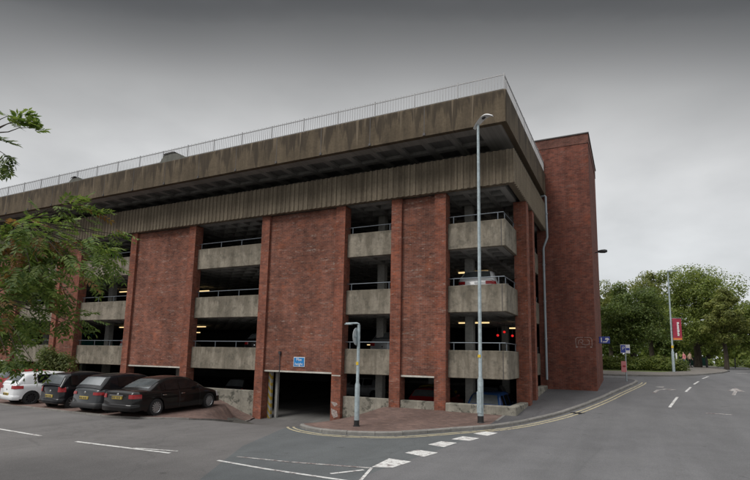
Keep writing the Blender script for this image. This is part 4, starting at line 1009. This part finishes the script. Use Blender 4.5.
def limb(mb, a, b, r0, r1, k=6, wob=.06, sag=0., n=6):
    a, b = Vector(a), Vector(b); pts = []
    for i in range(k+1):
        t = i/k; p = a.lerp(b, t)+Vector((0, 0, sag*math.sin(math.pi*t)))
        if 0 < i < k: p += rv()*wob*(b-a).length*.3
        pts.append(p)
    mb.tube(pts, [r0+(r1-r0)*i/k for i in range(k+1)], n); return pts
random.seed(21)
FG = [[-5.1,-15.18,2.95],[-4.12,-15.55,3.76],[-5.13,-15.55,3.94],[-5.4,-14.78,2.72],[-4.29,-15.54,3.91],[-3.49,-16.0,4.24],[-5.04,-15.38,4.26],[-4.0,-15.57,3.03],[-4.92,-15.28,3.71],[-5.6,-14.8,3.91],[-5.38,-15.32,3.11],[-4.27,-15.58,3.74],[-4.3,-15.28,4.19],[-4.73,-15.13,2.97],[-3.69,-16.15,3.07],[-3.91,-15.91,3.39],[-4.98,-15.33,4.43],[-4.03,-15.24,4.24],[-4.23,-15.96,3.95],[-3.62,-15.54,3.54],[-4.72,-15.11,4.63],[-5.75,-14.84,4.45],[-3.46,-15.97,2.74],[-5.27,-14.79,4.52],[-5.22,-15.24,2.9],[-4.19,-15.5,4.37],[-3.81,-16.05,2.59],[-5.75,-14.97,2.8],[-5.68,-14.76,3.63],[-3.7,-15.76,3.59],[-4.48,-14.9,3.47],[-3.71,-15.72,4.1],[-4.37,-15.36,4.21]]
FGO = [[-4.14,-14.69,4.41],[-3.71,-14.94,4.14],[-4.01,-15.09,4.08],[-3.32,-15.37,3.82],[-3.88,-14.46,3.86],[-4.48,-14.86,4.62],[-3.12,-15.16,3.95],[-3.5,-14.98,3.78],[-5.12,-14.49,4.47],[-2.98,-15.19,4.12],[-3.96,-14.52,4.23],[-4.43,-14.7,3.4]]
SPR = [[-3.73,-15.06,3.01],[-3.61,-14.87,2.93],[-3.8,-15.17,2.94],[-3.67,-14.97,3.05],[-4.04,-15.58,2.38],[-3.95,-15.42,2.3],[-4.11,-15.71,2.33],[-3.66,-14.94,4.77],[-3.52,-14.74,4.43],[-3.42,-14.6,4.48],[-3.84,-15.24,4.75],[-3.74,-15.07,4.83],[-3.44,-14.62,3.99],[-3.89,-15.32,4.83],[-3.8,-15.16,4.88]]
TW = [[-3.73,-16.3,5.92],[-3.66,-16.15,5.94],[-3.61,-16.05,5.82],[-3.75,-16.33,5.53],[-3.72,-16.27,5.32],[-3.73,-16.29,5.21],[-3.7,-16.23,5.85]]
BASE = Vector((-6.9, -17.6, 0)); ft = empty('ash_tree', BASE)
tag(ft, 'leafy green ash tree whose boughs reach in at the left, nearest the camera', 'tree')
tk = MB(); o0 = -BASE
trunk_pts = [Vector((0, 0, -.1)), Vector((.02, .03, 1.2)), Vector((-.05, .06, 2.6)), Vector((.05, .0, 4.2)), Vector((.0, .1, 6.0)), Vector((.1, .1, 8.2))]
tk.tube(trunk_pts, [.24, .19, .165, .14, .10, .04], 12)
br = MB(); lf = MB(); lr = MB()
def spray(p, d, n, spread, rust=.07, ln=.27):
    for _ in range(n):
        q = p+rv()*spread*random.random()**.5; dd = (d*1.1+rv()*.9+Vector((0, 0, -.15))).normalized()
        compound_leaf(lr if random.random() < rust else lf, q, dd, random.uniform(ln*.75, ln*1.15))
mains = [(Vector((.0, .0, 2.6)), Vector((2.0, 1.9, 3.3))), (Vector((.02, .0, 3.2)), Vector((1.9, 2.6, 4.3))), (Vector((.0, 0, 3.6)), Vector((2.5, 2.0, 4.55))), (Vector((0, 0, 4.4)), Vector((2.6, 1.2, 5.6)))]
mp = []
for a, b in mains: mp += limb(br, a, b, .075, .022, 8, .05, .12)
for tset, n, spr, rr in ((FG, 20, .30, .10), (FGO, 10, .24, .10), (SPR, 6, .15, .06), (TW, 5, .07, 0)):
    for P3 in tset:
        if P3[2] < 2.75 and tset is FG: continue
        p = Vector(P3)-BASE; a = min(mp, key=lambda q: (q-p).length+max(0, q.x-p.x)*.5)
        limb(br, a, p, .014, .004, 5, .08, .03, 5); spray(p, (p-a).normalized(), n, spr, rr, .19 if tset is TW else .27)
for _ in range(70):     # the rest of the crown, out of the frame on the left and above
    p = Vector((random.uniform(-2.6, .35), random.uniform(-2.2, 1.4), random.uniform(3.6, 8.8))); p.x -= .1*max(0, p.z-5)
    a = min(trunk_pts, key=lambda q: (q-p).length); limb(br, a, p, .03, .006, 4, .08, .05, 5); spray(p, (p-a).normalized(), 16, .5, .03, .3)
tk.build('trunk', M['bark'], ft, smooth=50); br.build('branches', M['bark'], ft, smooth=50)
lf.build('foliage', M['leaf_fg'], ft, fix=False); lr.build('rusty_leaves', M['leaf_rust'], ft, fix=False)

def park_tree(x, y, top, hw, mat, label, seed, trunk_h=2.2, nclump=70, leaves=70, lsz=.34, lk=2.6, name='park_tree', core=True, grp='trees in the park beyond the tower'):
    random.seed(seed); z0 = G(x, y)+.05; t = empty(name, (x, y, z0)); H = top-z0
    tk = MB(); r0 = hw*.055+.08
    tk.tube([(0, 0, -.1), (.05, .03, trunk_h*.6), (-.05, .05, trunk_h*1.3), (.05, 0, H*.7)], [r0*1.2, r0, r0*.85, r0*.25], 9)
    cr = MB(); cz = (trunk_h+H)/2; hz = (H-trunk_h)/2
    clumps = []
    for _ in range(nclump):
        u = rv(); rr = random.uniform(.05, 1.0)**.5
        shape = 1.0-.22*max(0, u.z)
        p = Vector((u.x*hw*rr*shape, u.y*hw*rr*shape, cz+u.z*hz*rr)); s = random.uniform(.16, .30)*hw
        clumps.append((p, s))
    for p, s in clumps:
        limb(tk, (0, 0, max(trunk_h*.9, min(p.z*.7, H*.65))), p, .035, .01, 3, .12, 0, 4)
        for _ in range(int(leaves*lk)):
            v = rv(); q = p+Vector((v.x, v.y, v.z*.7))*s*random.uniform(.55, 1.1); nrm = (v*.8+rv()*.7+Vector((0, 0, .5))).normalized(); d = nrm.cross(rv()).normalized()
            L_ = lsz*.62*random.uniform(.6, 1.25); leaf_quad(cr, q, d, nrm, L_, L_*.75, 0, .2)
    tk.build('trunk', M['bark'], t, smooth=50); cr.build('crown', mat, t, fix=False)
    return tag(t, label, 'tree', grp)
park_tree(4.5, 33.2, 10.0, 3.7, M['leaf_dark'], 'dense dark green tree right beside the brick tower, nearest of the park trees', 5, 1.7, 85, 110, .30)
park_tree(11.2, 49.5, 14.3, 5.3, M['leaf_mid'], 'largest and tallest park tree with mid green crown behind the burgundy banner', 6, 2.4, 120, 110, .34)
park_tree(13.1, 43.5, 10.3, 2.3, M['leaf_olive'], 'olive green tree at the right shoulder of the tallest park tree', 7, 2.2, 65, 95, .32)
park_tree(17.0, 50.8, 9.2, 2.6, M['leaf_mid'], 'small mid green tree at the right edge of the photo', 8, 2.2, 60, 80, .34)
park_tree(1.9, 54.8, 12.9, 3.4, M['leaf_olive'], 'pale olive tree showing over the dark tree beside the tower', 9, 2.6, 65, 80, .36)
park_tree(6.6, 52.5, 13.6, 3.8, M['leaf_olive'], 'olive tree seen between the dark tree and the tallest tree', 10, 2.6, 70, 85, .36)
park_tree(19.6, 43.6, 8.2, 2.6, M['leaf_dark'], 'dark tree standing behind the rounded bush at the right edge', 12, 1.6, 60, 80, .32)
park_tree(9.0, 70.0, 9.0, 4.6, M['leaf_dark'], 'far dark tree low between the trunks behind the hoarding', 13, 1.2, 70, 70, .5)
park_tree(15.5, 78.0, 9.5, 5.2, M['leaf_mid'], 'far mid green tree behind the fence posts', 14, 1.2, 70, 70, .5)
park_tree(1.0, 72.0, 9.5, 4.6, M['leaf_dark'], 'far dark tree low behind the hedge', 15, 1.2, 70, 70, .5)
park_tree(24.0, 74.0, 10.5, 5.4, M['leaf_mid'], 'far mid green tree behind the small tree at the right edge', 16, 1.2, 70, 70, .5)
def bush(name, x, y, sx, sy, h, mat, label, cat, seed, n=2600, lsz=.14, rot=0, z=None, lump=.25, stems=True):
    random.seed(seed); t = empty(name, (x, y, G(x, y)+.05 if z is None else z), rot); q = MB(); st = MB()
    bl = [(Vector((random.uniform(-1, 1)*sx*.75, random.uniform(-1, 1)*sy*.7, h*random.uniform(.3, .72))), random.uniform(.5, .9)) for _ in range(max(5, int(sx*5)))]
    if sx > 3: bl = [(Vector(((i/17*2-1)*sx, random.uniform(-.3, .3)*sy, h*random.uniform(.45, .6))), random.uniform(.75, .95)) for i in range(18)]+[(Vector(((i/17*2-1)*sx, random.uniform(-.5, .2)*sy, h*.26)), random.uniform(.7, .85)) for i in range(18)]
    for p, k in bl: limb(st, (p.x*.4 if sx < 2 else p.x, p.y*.4, 0), p, .025, .008, 3, .05, 0, 4)
    for i in range(n):
        p, k = random.choice(bl); v = rv(); rr = random.uniform(.5, 1.08); e = Vector((min(sx*.6, h*.6), min(sy*.9, h*.6), h*.36))*k
        c = p+Vector((v.x*e.x, v.y*e.y, v.z*e.z))*rr
        if c.z < .03: c.z = random.uniform(.03, .3)
        nrm = (v+rv()*.7+Vector((0, 0, .4))).normalized(); d = nrm.cross(rv()).normalized(); L_ = lsz*random.uniform(.6, 1.3)
        leaf_quad(q, c, d, nrm, L_, L_*.6, 0, .2)
    st.build('stems', M['bark'], t); q.build('foliage', mat, t, fix=False); return tag(t, label, cat)
bush('shrub', -25.6, -1.2, 1.5, .9, 2.75, M['leaf_shrub'], 'yellow green shrub standing between the parked cars and the brick panel', 'shrub', 31, 5200, .15)
bush('shrub', -31.0, -1.4, 2.3, .8, 1.75, M['leaf_fg'], 'low green shrub behind the red car at the left edge', 'shrub', 32, 4200, .15)
bush('hedge', 3.9, 31.6, 4.2, .9, 1.45, M['leaf_hedge'], 'long clipped green hedge across the road beyond the tower', 'hedge', 33, 24000, .16)
bush('round_bush', 15.0, 36.5, 1.5, 1.2, 1.75, M['leaf_hedge'], 'rounded green bush at the right edge beside the road', 'bush', 34, 5000, .15)
bush('flower_bed', 3.0, 42.0, 4.8, .5, 1.0, M['flower'], 'row of yellow flowers behind the hedge', 'flowers', 35, 2600, .13, 0, 2.0)
random.seed(77); q = MB()
for i in range(150):
    x = -70+i*1.6+random.uniform(-1, 1); y = 118+random.uniform(-6, 10); hh = random.uniform(5, 9.5)
    for _ in range(240):
        v = rv(); c = Vector((x, y, G(x, y)+hh*.5))+Vector((v.x*2.4, v.y*2.4, v.z*hh*.52))*random.uniform(.5, 1.05)
        nrm = (v+rv()*.7+Vector((0, 0, .4))).normalized(); leaf_quad(q, c, nrm.cross(rv()).normalized(), nrm, .9, .7, 0, .2)
tag(q.build('distant_wood', M['leaf_mid'], None, fix=False), 'band of distant trees beyond the park', 'trees', None, 'stuff')
bush('low_hedge', 12.0, 66.0, 12.0, .7, 1.3, M['leaf_hedge'], 'pale green low hedge far behind the park path', 'hedge', 36, 9000, .22)
print('objects', len(bpy.data.objects))
